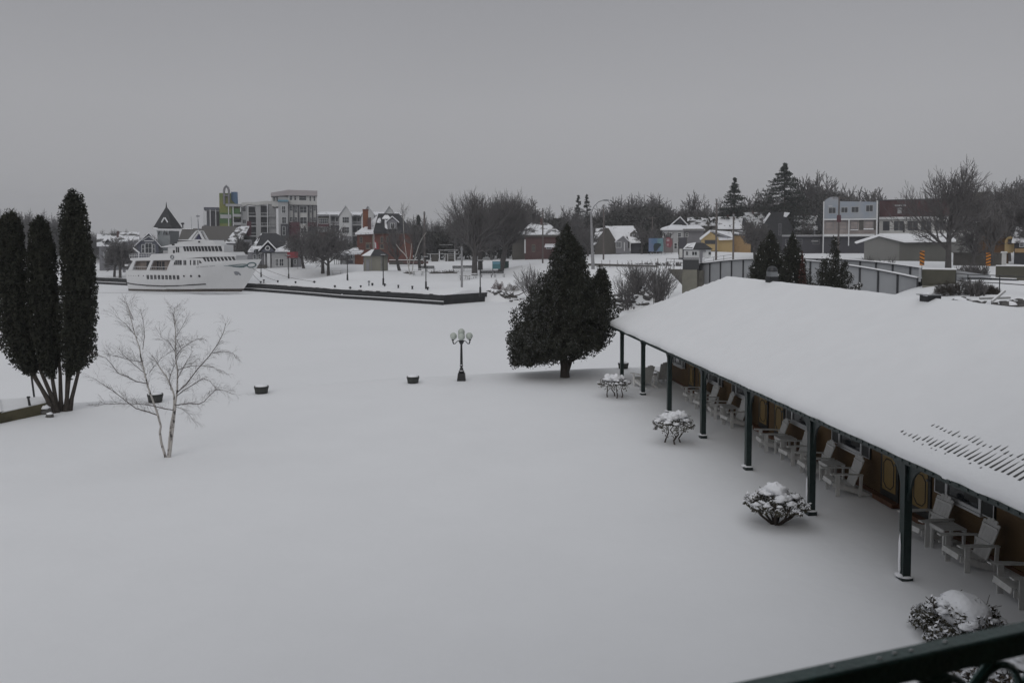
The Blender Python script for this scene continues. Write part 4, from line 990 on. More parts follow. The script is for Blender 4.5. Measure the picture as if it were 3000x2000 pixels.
for i, (a, b, c) in enumerate((((1830,1100), (764, 829), 'short mooring rope from the bow down to the first bollard'), ((1860,1080), (814, 830), 'middle mooring rope from the bow to the second bollard'), ((1900,1040), (921, 833), 'long mooring rope from the bow to the fourth bollard'))):
    p0 = onhull(*a, .05); ca, sa = cos(ship.rotation_euler.z), sin(ship.rotation_euler.z)
    P0 = Vector((ship.location.x + p0[0] * ca - p0[1] * sa, ship.location.y + p0[0] * sa + p0[1] * ca, ICE + p0[2]))
    Y = shoreY(b[0]) + 2.2; P1 = base(*b, Y) + Vector((0, 0, .25)); pts = []
    for k in range(13):
        t = k / 12; q = P0.lerp(P1, t); q.z -= .45 * sin(pi * t) * (.5 + i * .3); q.z = max(q.z, tz(q.x, q.y) + .03 if q.y > shoreY(1500 + q.x / q.y * FPX) else -9); pts.append(q - P0)
    mb = MB(); mb.tube(pts, .03, 5); o = mb.build('mooring_rope', 'rope'); o.location = P0; tag(o, c, 'rope')

# ------------------------------------------------------------------ building kit (facade measured in picture units at its own depth)
class Bld:
    def __init__(s, name, label, cat, px, py, Y, group=None, sink=1.0, rot=None):
        s.px, s.py, s.Y = px, py, Y; s.th = math.atan((1500 - px) / FPX) if rot is None else rot; s.k = Y / FPX; s.kx = s.k * (cos(s.th) if rot is None else 1); s.o = at(px, py, Y); s.r = thing(name, label, cat, s.o, s.th, group); s.sink = sink
    def X(s, px): return (px - s.px) * s.kx
    def Z(s, py): return (s.py - py) * s.k
    def box(s, name, m, px0, py0, px1, py1, y0, y1, parent=None, label=None, sink=False):
        mb = MB(); mb.box(s.X(px0), y0, s.Z(py1) - (s.sink if sink else 0), s.X(px1), y1, s.Z(py0)); return mb.build(name, m, parent or s.r, label=label)
    def boxes(s, name, m, L_, parent=None):
        if name in ('balcony', 'balcony_rail', 'stone_band'):
            mb = MB()
            for px0, py0, px1, py1, y0, y1 in L_: mb.box(s.X(px0), y0, s.Z(py1), s.X(px1), y1, s.Z(py0))
            return mb.build(name, m, parent or s.r)
        for px0, py0, px1, py1, y0, y1 in L_:
            mb = MB(); mb.box(s.X(px0), y0, s.Z(py1), s.X(px1), y1, s.Z(py0)); o = mb.build(name, m, parent or s.r)
        return o
    def ext(s, name, m, pts, y0, y1, parent=None):  # outline in picture units, pushed back from y0 to y1
        mb = MB(); mb.extr([(s.X(a), y0, s.Z(b)) for a, b in pts], (0, y1 - y0, 0)); return mb.build(name, m, parent or s.r)
    def poly3(s, name, m, polys, parent=None, th=.18):  # polygons of (px, py, y) given thickness downwards
        for p in polys:
            mb = MB(); mb.extr([(s.X(a), y, s.Z(b)) for a, b, y in p], (0, .02, -th)); o = mb.build(name, m, parent or s.r)
        return o
    def win(s, px0, py0, px1, py1, y=0, nx=2, nz=2, fm='trim_white', gm='glass_far', name='window', t=None):
        x0, x1, z0, z1 = s.X(px0), s.X(px1), s.Z(py1), s.Z(py0); t = t or min(.10, .16 * (x1 - x0)); mb = MB()
        mb.box(x0, y - .09, z0, x0 + t, y - .003, z1); mb.box(x1 - t, y - .09, z0, x1, y - .003, z1)
        mb.box(x0 + t, y - .09, z0, x1 - t, y - .003, z0 + t); mb.box(x0 + t, y - .09, z1 - t, x1 - t, y - .003, z1)
        for i in range(1, nx): x = x0 + (x1 - x0) * i / nx; mb.box(x - t * .3, y - .08, z0 + t, x + t * .3, y - .041, z1 - t)
        for i in range(1, nz): z = z0 + (z1 - z0) * i / nz; mb.box(x0 + t, y - .078, z - t * .3, x1 - t, y - .043, z + t * .3)
        w = mb.build(name, fm, s.r); g = MB(); g.box(x0 + t + .002, y - .04, z0 + t + .002, x1 - t - .002, y - .004, z1 - t - .002); g.build('pane', gm, w); return w
    def gable(s, name, m, pxa, pxb, py_e, px_p, py_p, y0, y1, over=.5, th=.25, snowm=None, parent=None):
        """two roof slopes whose gable end faces the viewer"""
        a, b, p = s.X(pxa), s.X(pxb), s.X(px_p); ze, zp = s.Z(py_e), s.Z(py_p); mb = MB(); o = over; ya, yb = y0 - o, y1 + o
        for x, sg in ((a, -1), (b, 1)):
            sl = (zp - ze) / (p - x); xe = x + sg * o; zz = ze + sl * (xe - x)
            mb.extr([(xe, ya, zz), (p, ya, zp), (p, ya, zp + th), (xe, ya, zz + th)], (0, yb - ya, 0))
        return mb.build(name, m, parent or s.r)
    def eave(s, name, m, pxa, pxb, py_e, py_r, y0, y1, over=.5, th=.25, hip=0, parent=None):
        """roof whose eave faces the viewer, ridge parallel to the facade"""
        a, b = s.X(pxa), s.X(pxb); ze, zr = s.Z(py_e), s.Z(py_r); o = over; ym = (y0 + y1) / 2; h = hip
        F = [(a - o, y0 - o, ze), (b + o, y0 - o, ze), (b + o - h, ym, zr), (a - o + h, ym, zr)]; K = [(a - o, y1 + o, ze), (b + o, y1 + o, ze), F[2], F[3]]
        mb = MB(); mb.extr(F, (0, 0, th)); mb.extr(K[::-1], (0, 0, th))
        if h:
            mb.extr([F[0], F[3], K[0]], (0, 0, th)); mb.extr([F[1], K[1], F[2]], (0, 0, th))
        else:
            for x in (a, b): mb.extr([(x - .05, y0, ze), (x - .05, y1, ze), (x - .05, ym, zr)], (.1, 0, 0))
        return mb.build(name, m, parent or s.r)

def win3(B, quads, **k):
    for q in quads: B.win(*q, **k)

# --- row of buildings behind the ship
B = Bld('gabled_house', 'dark grey house with patchy snowy roof, leftmost building beside a bare tree', 'house', 330, 792, 196)
B.box('wall', 'siding_mid', 292, 722, 395, 792, 0, 9, sink=True); B.eave('roof', 'snow_patchy', 292, 395, 722, 688, 0, 9, .5, .25)
win3(B, [(305, 735, 318, 755), (340, 735, 352, 755)])
B.gable('dormer_roof', 'snow_patchy', 308, 328, 712, 318, 700, -.6, 3, .2, .15); B.box('chimney', 'brick_dull', 345, 676, 352, 696, 3, 4)
B = Bld('gabled_house', 'slate blue boathouse gable with a large white arched window left of the shingled tower', 'house', 438, 798, 182)
B.ext('wall', 'slate_blue', [(402, 806), (466, 806), (466, 712), (438, 686), (402, 716)], 0, 12); B.gable('roof', 'snow_mostly', 402, 466, 716, 438, 684, 0, 12, .5, .22)
B.box('rear_wall', 'siding_mid', 360, 706, 402, 806, 2, 12); B.eave('rear_roof', 'snow_patchy', 355, 404, 708, 681, 2, 12, .4, .2)
B.win(426, 712, 447, 742, 0, 2, 2); B.win(448, 716, 456, 742, 0, 1, 2); B.win(416, 716, 425, 742, 0, 1, 2)
mb = MB()
for a, b in (((418, 705), (438, 692)), ((438, 692), (458, 705)), ((424, 706), (452, 706))): mb.tube([(B.X(a[0]), -.15, B.Z(a[1])), (B.X(b[0]), -.15, B.Z(b[1]))], .12, 4)
mb.build('gable_truss', 'trim_white', B.r)
B = Bld('shingled_tower', 'tall pale shingled tower with a steep dark pyramid roof and spire behind the ship', 'tower', 484, 800, 186, rot=0)
B.box('wall', 'tower_shingle', 463, 676, 501, 800, 0, 5, sink=True)
mb = MB(); k_ = B.k; A_ = [(B.X(454), -.7, B.Z(669)), (B.X(508), -.7, B.Z(669)), (B.X(508), 5.7, B.Z(669)), (B.X(454), 5.7, B.Z(669))]; ap = (B.X(478), 2.4, B.Z(603))
for i in range(4): mb.poly([A_[i], A_[(i + 1) % 4], ap])
mb.poly(A_[::-1]); mb.build('roof', 'shingle_dark', B.r)
mb = MB(); mb.poly([(A_[0][0] - .05, A_[0][1] - .05, A_[0][2] + .08), (ap[0] - .05, ap[1], ap[2] - 1), (A_[3][0] - .05, A_[3][1], A_[3][2] + .08)]); mb.tube([(B.X(456), -.75, B.Z(669)), (B.X(470), -.9, B.Z(671))], .2, 4); mb.build('roof_snow', 'snow', B.r)
mb = MB(); mb.tube([(ap[0], ap[1], ap[2] - .4), (ap[0], ap[1], B.Z(591))], [.22, .05], 6); mb.build('spire', 'dark_metal', B.r)
mb = MB(); mb.extr([(B.X(477), .1, B.Z(652)), (B.X(493), .1, B.Z(652)), (B.X(485), .1, B.Z(638))], (0, 2, 0)); mb.build('dormer', 'shingle_dark', B.r)
mb = MB()
for a, b in (((476, 652), (484, 638)), ((494, 652), (486, 638))): mb.tube([(B.X(a[0]), 0, B.Z(a[1])), (B.X(b[0]), 0, B.Z(b[1]))], .16, 4)
mb.build('dormer_snow', 'snow', B.r)
for a in (467, 482, 498): B.ext('eave_bracket', 'tower_shingle', [(a - 3, 676), (a + 3, 676), (a, 688)], -.5, 0)
B.boxes('corner_trim', 'siding_mid', [(500, 676, 501.5, 760, -.08, .1)]); B.win(487, 680, 494, 689, 0, 1, 1, 'siding_mid')
mb = MB(); mb.tube([(B.X(534), 1, B.Z(700)), (B.X(532.5), 1, B.Z(654))], .14, 6); mb.blob((B.X(532.5), 1, B.Z(655)), (.4, .3, .25), 0); mb.build('flue_pipe', 'dark_metal', B.r)
B = Bld('playhouse', 'large dark brown hall with one snow streaked roof slope behind the ship', 'hall', 650, 800, 184)
B.box('wall', 'siding_mid', 526, 702, 740, 800, 0, 16, sink=True)
B.poly3('roof', 'shingle_brown', [[(583, 708, -.6), (682, 708, -.6), (703, 661, 6), (593, 661, 6)], [(583, 708, 14), (593, 661, 7), (735, 661, 7), (740, 708, 14)], [(526, 706, -.4), (584, 706, -.4), (590, 669, 5), (535, 669, 5)]], th=.3)
B.poly3('snowy_roof', 'snow_patchy', [[(660, 709, -1.2), (708, 709, -1.2), (736, 660, 6), (701, 661, 6)]], th=.3)
B.poly3('snow_strip', 'snow', [[(656, 711, -1.6), (702, 711, -1.6), (702, 709.5, -1.3), (656, 709.5, -1.3)], [(535, 670, 4.7), (566, 670, 4.7), (566, 668.6, 5), (535, 668.6, 5)]], th=.12)
B.box('chimney', 'maroon', 729, 645, 742, 690, 6.5, 8); win3(B, [(600, 725, 612, 745), (625, 725, 637, 745), (690, 725, 700, 750)], nx=1)
# --- visitor building with hip roof and snowy dormer
B = Bld('visitor_building', 'grey hip roofed visitor building with a snowy entrance gable and round window', 'building', 805, 784, 168)
B.box('wall', 'siding_mid', 738, 734, 884, 785, 0, 12, sink=True); B.box('wing', 'siding_grey', 796, 738, 852, 785, -.8, 0, sink=True)
B.poly3('roof', 'shingle_dark', [[(732, 736, -1), (850, 736, -1), (810, 682, 5), (768, 682, 5)], [(848, 736, -1), (886, 736, 3), (842, 700, 6), (810, 682, 5.2)]], th=.3)
B.poly3('roof_snow', 'snow_patchy', [[(728, 735, -1.2), (744, 736, -1.3), (768, 683, 4.7), (765, 684, 5)], [(832, 722, .4), (852, 730, -.8), (860, 712, 3), (840, 704, 3.2)]], th=.25)
B.poly3('eave_snow', 'snow_mostly', [[(806, 735, -1.5), (850, 735, -1.5), (838, 718, .6), (812, 728, -.6)], [(742, 728, -1.5), (765, 726, -1.5), (768, 720, -.5), (742, 722, -.8)]], th=.2)
B.ext('entrance_gable', 'slate_blue', [(764, 738), (808, 738), (786, 716)], -1.4, 1); B.gable('gable_roof', 'snow_mostly', 760, 812, 735, 786, 708, -1.5, 1.5, .1, .35)
mb = MB(); mb.lathe([(.5, 0), (.5, .08)], 0, 0, 16); o = mb.build('round_window', 'trim_white', B.r); o.location = (B.X(785), -1.42, B.Z(727)); o.rotation_euler = (rad(90), 0, 0)
mb = MB(); mb.lathe([(.33, .082), (.33, .10)], 0, 0, 16); mb.build('pane', 'glass_far', o)
win3(B, [(806, 757, 816, 780), (818, 757, 832, 780)], y=-.8); win3(B, [(742, 745, 752, 758), (756, 745, 764, 758)], nx=1); B.box('door', 'door_dark', 850, 757, 858, 785, -.06, -.003); B.win(861, 760, 869, 775, 0, 1, 2)
B.boxes('column', 'trim_white', [(775, 742, 777, 785, -1.2, -.9), (783, 742, 792, 785, -1.1, -.9)]); B.boxes('hedge_planter', 'siding_brown', [(750, 775, 782, 786, -1.8, -1.2)])
B = Bld('banner_sign', 'bright red rectangular banner on posts before the visitor building', 'sign', 858, 786, 160)
B.box('banner', 'red_sign', 842, 738, 874, 755, -.05, .05); B.boxes('post', 'dark_metal', [(843, 738, 844, 789, -.04, .04), (872, 755, 873, 789, -.04, .04)])
# --- colourful apartment block
B = Bld('apartment_block', 'grey balcony apartment block with lime green and blue painted stair tower', 'building', 706, 770, 250)
B.box('wall', 'siding_mid', 598, 620, 800, 770, 4, 18, sink=True)
B.box('left_bay', 'siding_mid', 603, 618, 646, 700, 1, 4); B.boxes('left_canopy', 'slate_blue', [(601, 609, 645, 616, 0, 4.5)]); B.boxes('left_column', 'trim_white', [(599, 620, 609, 660, -.3, .2), (618, 616, 620, 700, -.3, .2), (634, 616, 635.5, 700, -.3, .2)])
B.boxes('dark_bay', 'charcoal', [(621, 620, 633, 690, .8, .99), (637, 622, 644, 690, .8, .99)])
B.box('stair_tower', 'lime', 646, 568, 680, 690, -1, 8); B.ext('blue_wall', 'blue_panel', [(680, 563.5), (699, 563.5), (700, 600), (690, 596), (680, 585)], 0, 8); B.ext('green_wall', 'lime', [(680, 586), (690, 597), (700, 601), (706, 602), (706, 640), (680, 640)], .01, 8)
B.boxes('balcony_wall', 'leafgreen', [(680, 612, 706, 637, -1, .005), (646, 625, 680, 655, -1.1, -1.003)]); B.box('roof_edge', 'siding_grey', 664, 599, 708, 606, -1.6, 0)
B.boxes('white_post', 'trim_white', [(671, 580, 673.5, 665, -1.3, -1.12), (684, 607, 686.5, 665, -1.5, -1.25)])
B.boxes('balcony_rail', 'siding_grey', [(648, 630, 680, 641, -1.35, -1.25), (687, 628, 708, 636, -1.45, -1.35), (687, 652, 708, 660, -1.45, -1.35)])
mb = MB()
P_ = [(B.X(667 + 7 * cos(t)), -1.4, B.Z(565 - 16 * sin(t))) for t in np.linspace(0, pi, 11)]
mb.tube([(B.X(674), -1.4, B.Z(600))] + P_ + [(B.X(660), -1.4, B.Z(600))], .32, 6); mb.tube([(B.X(667), -1.4, B.Z(550)), (B.X(667), -1.4, B.Z(545))], .2, 5); mb.box(B.X(661), -1.7, B.Z(577), B.X(673), -1.1, B.Z(573)); mb.build('roof_arch', 'siding_mid', B.r)
B.boxes('bay_wall', 'siding_grey', [(708, 605, 728, 700, .2, 4), (752, 600, 766, 700, -.4, 4), (790, 594, 812, 700, -.2, 4)]); B.ext('parapet', 'cream', [(706, 602), (712, 594), (752, 592), (785, 588), (811, 590), (811, 598), (785, 598), (752, 602), (730, 600), (708, 608)], -.8, 4)
B.boxes('recess', 'glass_far', [(730, 604, 751, 690, 1.9, 3.9), (766, 601, 789, 690, 1.6, 3.9)]); 
for py in (632, 661, 690): B.boxes('balcony', 'siding_grey', [(728, py - 8, 752, py - 6.8, -.3, 0), (728, py, 752, py + 3, -.4, 1.9), (766, py - 9, 812, py - 7.8, -1.1, -.9), (766, py + 0, 812, py + 3, -1.1, 1.6)] + [(766 + 4.4 * i, py - 8, 766.6 + 4.4 * i, py, -1.05, -.98) for i in range(11)])
B.boxes('balcony_post', 'trim_white', [(727.5, 600, 730, 700, -.4, -.1), (784.5, 598, 787, 745, -1.3, -1.1)])
for x in (711,): 
    for y in (608, 643, 672): B.win(x, y, x + 12, y + 13, .2, 2, 1)
# --- tower block
B = Bld('apartment_tower', 'tallest white apartment tower with maroon framed bay windows and a flat pink grey top', 'building', 875, 770, 247)
B.ext('wall', 'cream', [(846, 770), (931, 770), (931, 575), (846, 575)], 0, 16); B.box('left_wall', 'cream', 798, 578, 846, 605, 3, 16); B.ext('fascia', 'pinkish', [(841, 574), (842, 558), (932, 559.5), (932, 574)], -1, 16); B.ext('left_fascia', 'pinkish', [(796, 576), (797, 566), (842, 558), (842, 574)], 1, 14)
win3(B, [(850, 574, 859, 588), (863.5, 573.5, 870.5, 588), (877.5, 573.5, 900, 588), (908, 574, 914, 590), (920, 574, 926, 590)], nx=1); win3(B, [(802, 577, 808, 590), (812, 577, 816, 590)], y=3, nx=1)
B.boxes('left_bay', 'siding_grey', [(818, 593, 846, 700, -1.5, 3), (818, 578, 846, 592, .5, 3)]); B.box('teal_cap', 'teal_cap', 817, 588, 847, 593, -2, 3)
win3(B, [(827.5, 605, 839, 626), (827.5, 636, 841, 656)], y=-1.5); B.box('maroon_frame', 'charcoal', 824, 657, 846, 700, -1.8, -1.505); B.win(829, 664, 838, 690, -1.8, 1, 2)
B.boxes('pilaster', 'charcoal', [(845.5, 592, 848, 700, -.5, -.005), (848, 601, 930, 603, -.62, -.03), (873.5, 603, 878, 660, -.5, -.01), (903, 603, 908, 660, -.5, -.01), (860.5, 603, 863, 650, -.5, -.01), (915, 603, 918.5, 650, -.5, -.01), (928, 603, 931, 660, -.5, -.01)])
for y0 in (604.5, 636):
    h = 20; win3(B, [(850, y0, 859.5, y0 + h - 6), (863.5, y0, 872.5, y0 + h), (880, y0, 901, y0 + h), (909, y0, 915, y0 + h), (919.5, y0, 927.5, y0 + h - 6)])
B.boxes('maroon_panel', 'maroon', [(849, 651, 879, 664, -.55, -.01), (903, 651, 930, 664, -.55, -.01)]); B.ext('lower_wall', 'maroon', [(848, 665), (880, 665), (880, 770), (848, 770)], -.5, -.02); B.ext('lower_wall', 'charcoal', [(903, 665), (931, 665), (931, 770), (903, 770)], -.5, -.02)
win3(B, [(851, 674, 859, 682), (863, 670, 871, 682), (882, 668, 900, 684), (907, 670, 914, 684)])
# --- gabled wing
B = Bld('gabled_apartments', 'long pale apartment wing with three steep white gables and stacked balconies', 'building', 1050, 770, 244)
B.box('wall', 'siding_mid', 931, 629, 1180, 770, 3, 16, sink=True)
B.poly3('roof', 'snow_mostly', [[(930, 630, 1.5), (1182, 630, 1.5), (1176, 618, 8), (934, 618, 8)]], th=.35); B.box('eave_board', 'charcoal', 931, 629.5, 1180, 632, 1.3, 3.2)
for pc, w in ((1014, 17), (1079, 18), (1142, 17)):
    B.ext('gable_bay', 'siding_white', [(pc - w, 770), (pc + w, 770), (pc + w, 628), (pc, 605), (pc - w, 628)], 0, 6); B.gable('gable_roof', 'snow_mostly', pc - w, pc + w, 628, pc, 604, 0, 8, .5, .3)
    for y in (636, 665): B.win(pc - 10, y, pc + 10, y + 18, 0, 3, 2)
    B.box('lower_bay', 'siding_mid', pc - w + 1, 692, pc + w - 1, 770, -.4, -.01); B.win(pc - 8, 700, pc + 8, 714, -.4, 3, 1); B.win(pc - 8, 720, pc + 8, 734, -.4, 3, 1)
B.box('olive_bay', 'siding_brown', 933, 634, 965, 655, 2.2, 3); B.box('maroon_bay', 'maroon', 933, 656, 965, 664, 2.0, 2.9); B.win(935, 640, 963, 656, 2.2, 5, 2); B.win(935, 665, 948, 680, 2.2, 2, 2); B.win(951, 665, 962, 680, 2.2, 2, 2); B.box('lower_wall', 'wine_brick', 933, 681, 966, 770, 1.9, 2.9)
for a, b in ((967, 997), (1031, 1061), (1096, 1125)):
    B.boxes('balcony_post', 'trim_white', [(a, 630, a + 2, 740, .3, .6), (b - 2, 630, b, 740, .3, .6)])
    for py in (658, 690): B.boxes('balcony', 'siding_grey', [(a, py, b, py + 2.5, .4, 3), (a, py - 9, b, py - 8, .4, .55)] + [(a + 2 + 3 * i, py - 8, a + 2.6 + 3 * i, py, .42, .5) for i in range(9)])
    for y in (636, 667): B.box('balcony_door', 'glass_far', a + 6, y, a + 14, y + 20, 2.9, 2.99); B.win(a + 16, y, a + 25, y + 14, 3, 1, 1)
# --- brick mansion
B = Bld('brick_mansion', 'red brick mansion with dark steep roof, tall brick chimney and snow edged dormer', 'house', 1128, 775, 186)
B.box('wall', 'brick', 1047, 684, 1210, 775, 0, 13, sink=True); B.boxes('cornice', 'stone_light', [(1043, 680, 1212, 685, -.5, .0)])
B.poly3('roof', 'shingle_dark', [[(1094, 680, -.7), (1212, 680, -.7), (1170, 624, 4), (1109, 624, 4)], [(1170, 624, 4), (1212, 680, -.7), (1212, 680, 13), (1170, 624, 9)], [(1109, 624, 4), (1170, 624, 4), (1170, 624, 9), (1109, 624, 9)]], th=.3)
B.poly3('snowy_roof', 'snow_mostly', [[(1042, 683, -.8), (1095, 681, -.8), (1110, 625, 4), (1086, 648, 4)]], th=.4)
B.poly3('roof_snow', 'snow_patchy', [[(1104, 652, 1.2), (1118, 652, 1.2), (1115, 636, 2.6), (1108, 640, 2.4)]], th=.1)
B.box('chimney', 'brick_orange', 1064, 616, 1079.5, 668, 1.2, 3); B.box('chimney_cap', 'brick', 1063, 613, 1080.5, 616, 1.0, 3.2); B.box('small_chimney', 'brick_dull', 1078, 640, 1088, 672, .3, 1.2)
B.ext('dormer', 'siding_mid', [(1136, 672), (1164, 672), (1164, 650), (1150, 640), (1136, 650)], -.6, 4); B.gable('dormer_roof', 'snow_mostly', 1134, 1166, 650, 1150, 636, -.6, 3, .3, .25); B.win(1144, 654, 1157, 670, -.6, 2, 1)
B.poly3('dormer_snow', 'snow', [[(1120, 640, -.2), (1146, 640, -.2), (1138, 630, .6), (1128, 630, .6)], [(1128, 665, -1.0), (1136, 671, -1.2), (1134, 646, .2), (1128, 642, .4)]], th=.15)
for x in (1055, 1115, 1132): B.win(x, 694, x + 8, 712, 0, 1, 2, 'stone_light')
for x in (1072, 1114): B.win(x, 715, x + 11, 728, 0, 1, 1, 'stone_light')
B.boxes('stone_band', 'stone_light', [(1072, 711, 1088, 714, -.12, -.005), (1072, 727, 1088, 730, -.12, -.005), (1113, 727, 1126, 730, -.12, -.005), (1091, 690, 1094, 745, -.3, -.005)])
B = Bld('flagpole', 'white flagpole with a hanging red and white flag before the brick mansion', 'flag', 1096, 775, 180)
mb = MB(); mb.tube([(0, 0, -1), (0, 0, B.Z(686))], [.10, .05], 6); mb.build('pole', 'trim_white', B.r); mb = MB(); mb.extr([(.1, 0, B.Z(702)), (.9, .1, B.Z(712)), (1.1, 0, B.Z(728)), (.5, .1, B.Z(735)), (.1, 0, B.Z(730))], (0, .05, 0)); f_ = mb.build('flag', 'flag_red', B.r)
mb = MB(); mb.extr([(.15, -.02, B.Z(708)), (.45, -.02, B.Z(712)), (.5, -.02, B.Z(728)), (.2, -.02, B.Z(726))], (0, .018, 0)); mb.build('white_band', 'trim_white', f_)
# --- pavilion and kiosk
B = Bld('park_pavilion', 'low park pavilion with a thin snow covered roof on dark posts', 'pavilion', 1020, 776, 172)
B.box('wall', 'siding_grey', 996, 742, 1040, 778, .8, 5, sink=True); B.box('orange_wall', 'brick_orange', 1040, 742, 1064, 778, .6, 5, sink=True)
B.poly3('roof', 'snow_mostly', [[(974, 742, -1), (1056, 742, -1), (1067, 733, 3), (1013, 732, 5), (984, 736, 4)]], th=.25); B.boxes('fascia', 'charcoal', [(975, 741, 1057, 743, -.9, -.4)])
for x in (980, 986, 992, 1000, 1014): B.box('post', 'dark_metal', x, 743, x + 1.5, 778, -.6, -.4, sink=True)
B.win(1018, 746, 1034, 760, .8, 2, 1); B.boxes('shutter', 'slate_blue', [(1018, 763, 1034, 772, .7, .79)])
B.poly3('upper_roof', 'snow_mostly', [[(1020, 734, 2), (1052, 732, 2), (1050, 725, 5), (1034, 726, 5)]], th=.2)
p = base(1101, 792, 147); r = thing('park_kiosk', 'octagonal grey boarded kiosk with half snow covered dark roof', 'kiosk', p, rad(12))
mb = MB(); R = 2.25; n8 = [(R * cos(rad(22.5 + 45 * i)), R * sin(rad(22.5 + 45 * i))) for i in range(8)]
mb.extr([(x, y, -.6) for x, y in n8], (0, 0, 3.3)); mb.build('wall', 'stone_light', r)
mb = MB(); R2 = 2.75; e8 = [(R2 * cos(rad(22.5 + 45 * i)), R2 * sin(rad(22.5 + 45 * i)), 2.62) for i in range(8)]; t8 = [(.75 * cos(rad(22.5 + 45 * i)), .75 * sin(rad(22.5 + 45 * i)), 3.75) for i in range(8)]
for i in range(8):
    ang = 45 * i + 45; mb.m = 1 if 130 < ang % 360 < 250 else 0; mb.poly([e8[i], e8[(i + 1) % 8], t8[(i + 1) % 8], t8[i]])
mb.m = 0; mb.poly(t8); mb.poly(e8[::-1]); mb.build('roof', ['shingle_dark', 'snow'], r)
mb = MB()
for i in range(8): x, y = n8[i]; mb.box(x - .06, y - .06, -.4, x + .06, y + .06, 2.6)
mb.build('corner_trim', 'siding_mid', r); mb = MB(); a, b = n8[4], n8[5]; mb.extr([(a[0]*1.01 + (b[0]-a[0])*.3, a[1]*1.01 + (b[1]-a[1])*.3, 0), (a[0]*1.01 + (b[0]-a[0])*.75, a[1]*1.01 + (b[1]-a[1])*.75, 0), (a[0]*1.01 + (b[0]-a[0])*.75, a[1]*1.01 + (b[1]-a[1])*.75, 2), (a[0]*1.01 + (b[0]-a[0])*.3, a[1]*1.01 + (b[1]-a[1])*.3, 2)], (-.03, -.03, 0)); mb.build('door', 'siding_mid', r)
# --- pergola
B = Bld('pergola', 'long pale pergola of posts and rails behind the park benches', 'pergola', 1295, 765, 188)
for x in (1260, 1286, 1303, 1311, 1331): B.box('post', 'trim_white', x, 736 if x in (1286, 1331) else 743, x + (3 if x in (1286, 1331) else 1.6), 768, 0, .3, sink=True)
B.boxes('beam', 'siding_grey', [(1250, 743, 1342, 744.6, -.1, .1), (1284, 732, 1344, 734, 1, 1.2), (1288, 716.5, 1328, 717.6, 2, 2.2), (1312, 737, 1330, 738, .4, .5), (1312, 749, 1330, 750, .4, .5), (1312, 756, 1330, 757, .4, .5)]); B.box('dark_store', 'siding_brown', 1264, 745, 1284, 767, .6, 4); B.box('rear_screen', 'siding_brown', 1304, 745, 1334, 766, 1.0, 3)
B = Bld('dark_fence', 'long dark hedge like fence with brick pier between the mansion and pergola', 'fence', 1170, 773, 170)
B.boxes('panel', 'siding_brown', [(1140, 762, 1240, 775, 0, .4)]); B.boxes('rail', 'brick_dull', [(1135, 764, 1195, 766, -.1, -.01), (1182, 766, 1255, 772, -.3, -.02)]); B.box('snow_cover', 'snow', 1140, 760.5, 1240, 762, 0, .4)
# --- red brick house behind the cedar
B = Bld('brick_house', 'dull red brick house with a snowy roof between the park trees and the big cedar', 'house', 1585, 772, 172)
B.box('wall', 'brick_dull', 1538, 690, 1640, 772, 0, 10, sink=True); B.box('wing', 'siding_brown', 1500, 694, 1538, 772, 1.5, 10, sink=True); B.eave('roof', 'snow_patchy', 1522, 1640, 689, 655, 0, 10, .6, .25, hip=3)
B.box('chimney', 'brick_dull', 1583, 638, 1589, 664, 4, 5); B.win(1558, 716, 1568, 738, 0, 2, 2, 'stone_light'); B.win(1600, 714, 1616, 730, 0); B.box('corner_trim', 'trim_white', 1536, 702, 1540, 742, -.1, -.005); B.box('eave_board', 'siding_brown', 1520, 688, 1645, 694, -.6, -.02)
B.poly3('porch_roof', 'snow_mostly', [[(1595, 722, -2), (1640, 722, -2), (1640, 714, 0), (1598, 714, 0)]], th=.2)
# --- craftsman house
B = Bld('gabled_house', 'brown gabled house with a broad snowy roof and small white trimmed porch', 'house', 1800, 752, 192)
B.ext('wall', 'siding_brown', [(1742, 756), (1806, 756), (1806, 708), (1782, 668), (1774, 668), (1742, 712)], 0, 10); B.box('side_wall', 'siding_brown', 1800, 705, 1890, 756, 1, 10)
B.poly3('roof', 'snow_mostly', [[(1806, 711, -.6), (1836, 690, 1.0), (1886, 706, .8), (1856, 660, 6), (1772, 661, 4.4), (1780, 672, 3)]], th=.3)
B.poly3('left_roof', 'snow_patchy', [[(1738, 715, -.5), (1746, 712, -.7), (1776, 666, 3.9), (1742, 668, 6)]], th=.25)
B.ext('porch_gable', 'siding_mid', [(1806, 728), (1840, 728), (1840, 708), (1825, 690), (1806, 708)], -1.6, 1); B.gable('porch_roof', 'snow_mostly', 1804, 1842, 708, 1825, 692, -1.7, 2, .25, .3)
B.poly3('low_roof', 'snow', [[(1845, 710, -1.4), (1882, 708, -1.4), (1868, 696, .6), (1838, 690, .6)]], th=.25)
B.boxes('porch_post', 'trim_white', [(1827.5, 710, 1830, 735, -1.8, -1.5), (1844, 708, 1846.5, 735, -1.8, -1.5)]); B.win(1804, 708, 1820, 726, -1.62, 4, 1); B.ext('dormer', 'siding_brown', [(1846, 697), (1868, 697), (1868, 684), (1857, 675), (1846, 684)], .3, 4); B.win(1851, 686, 1866, 694, .28, 4, 1)
B.box('porch_base', 'siding_mid', 1804, 727, 1848, 742, -1.6, 0); B.box('dark_bay', 'charcoal', 1848, 711, 1888, 745, -.4, .9)
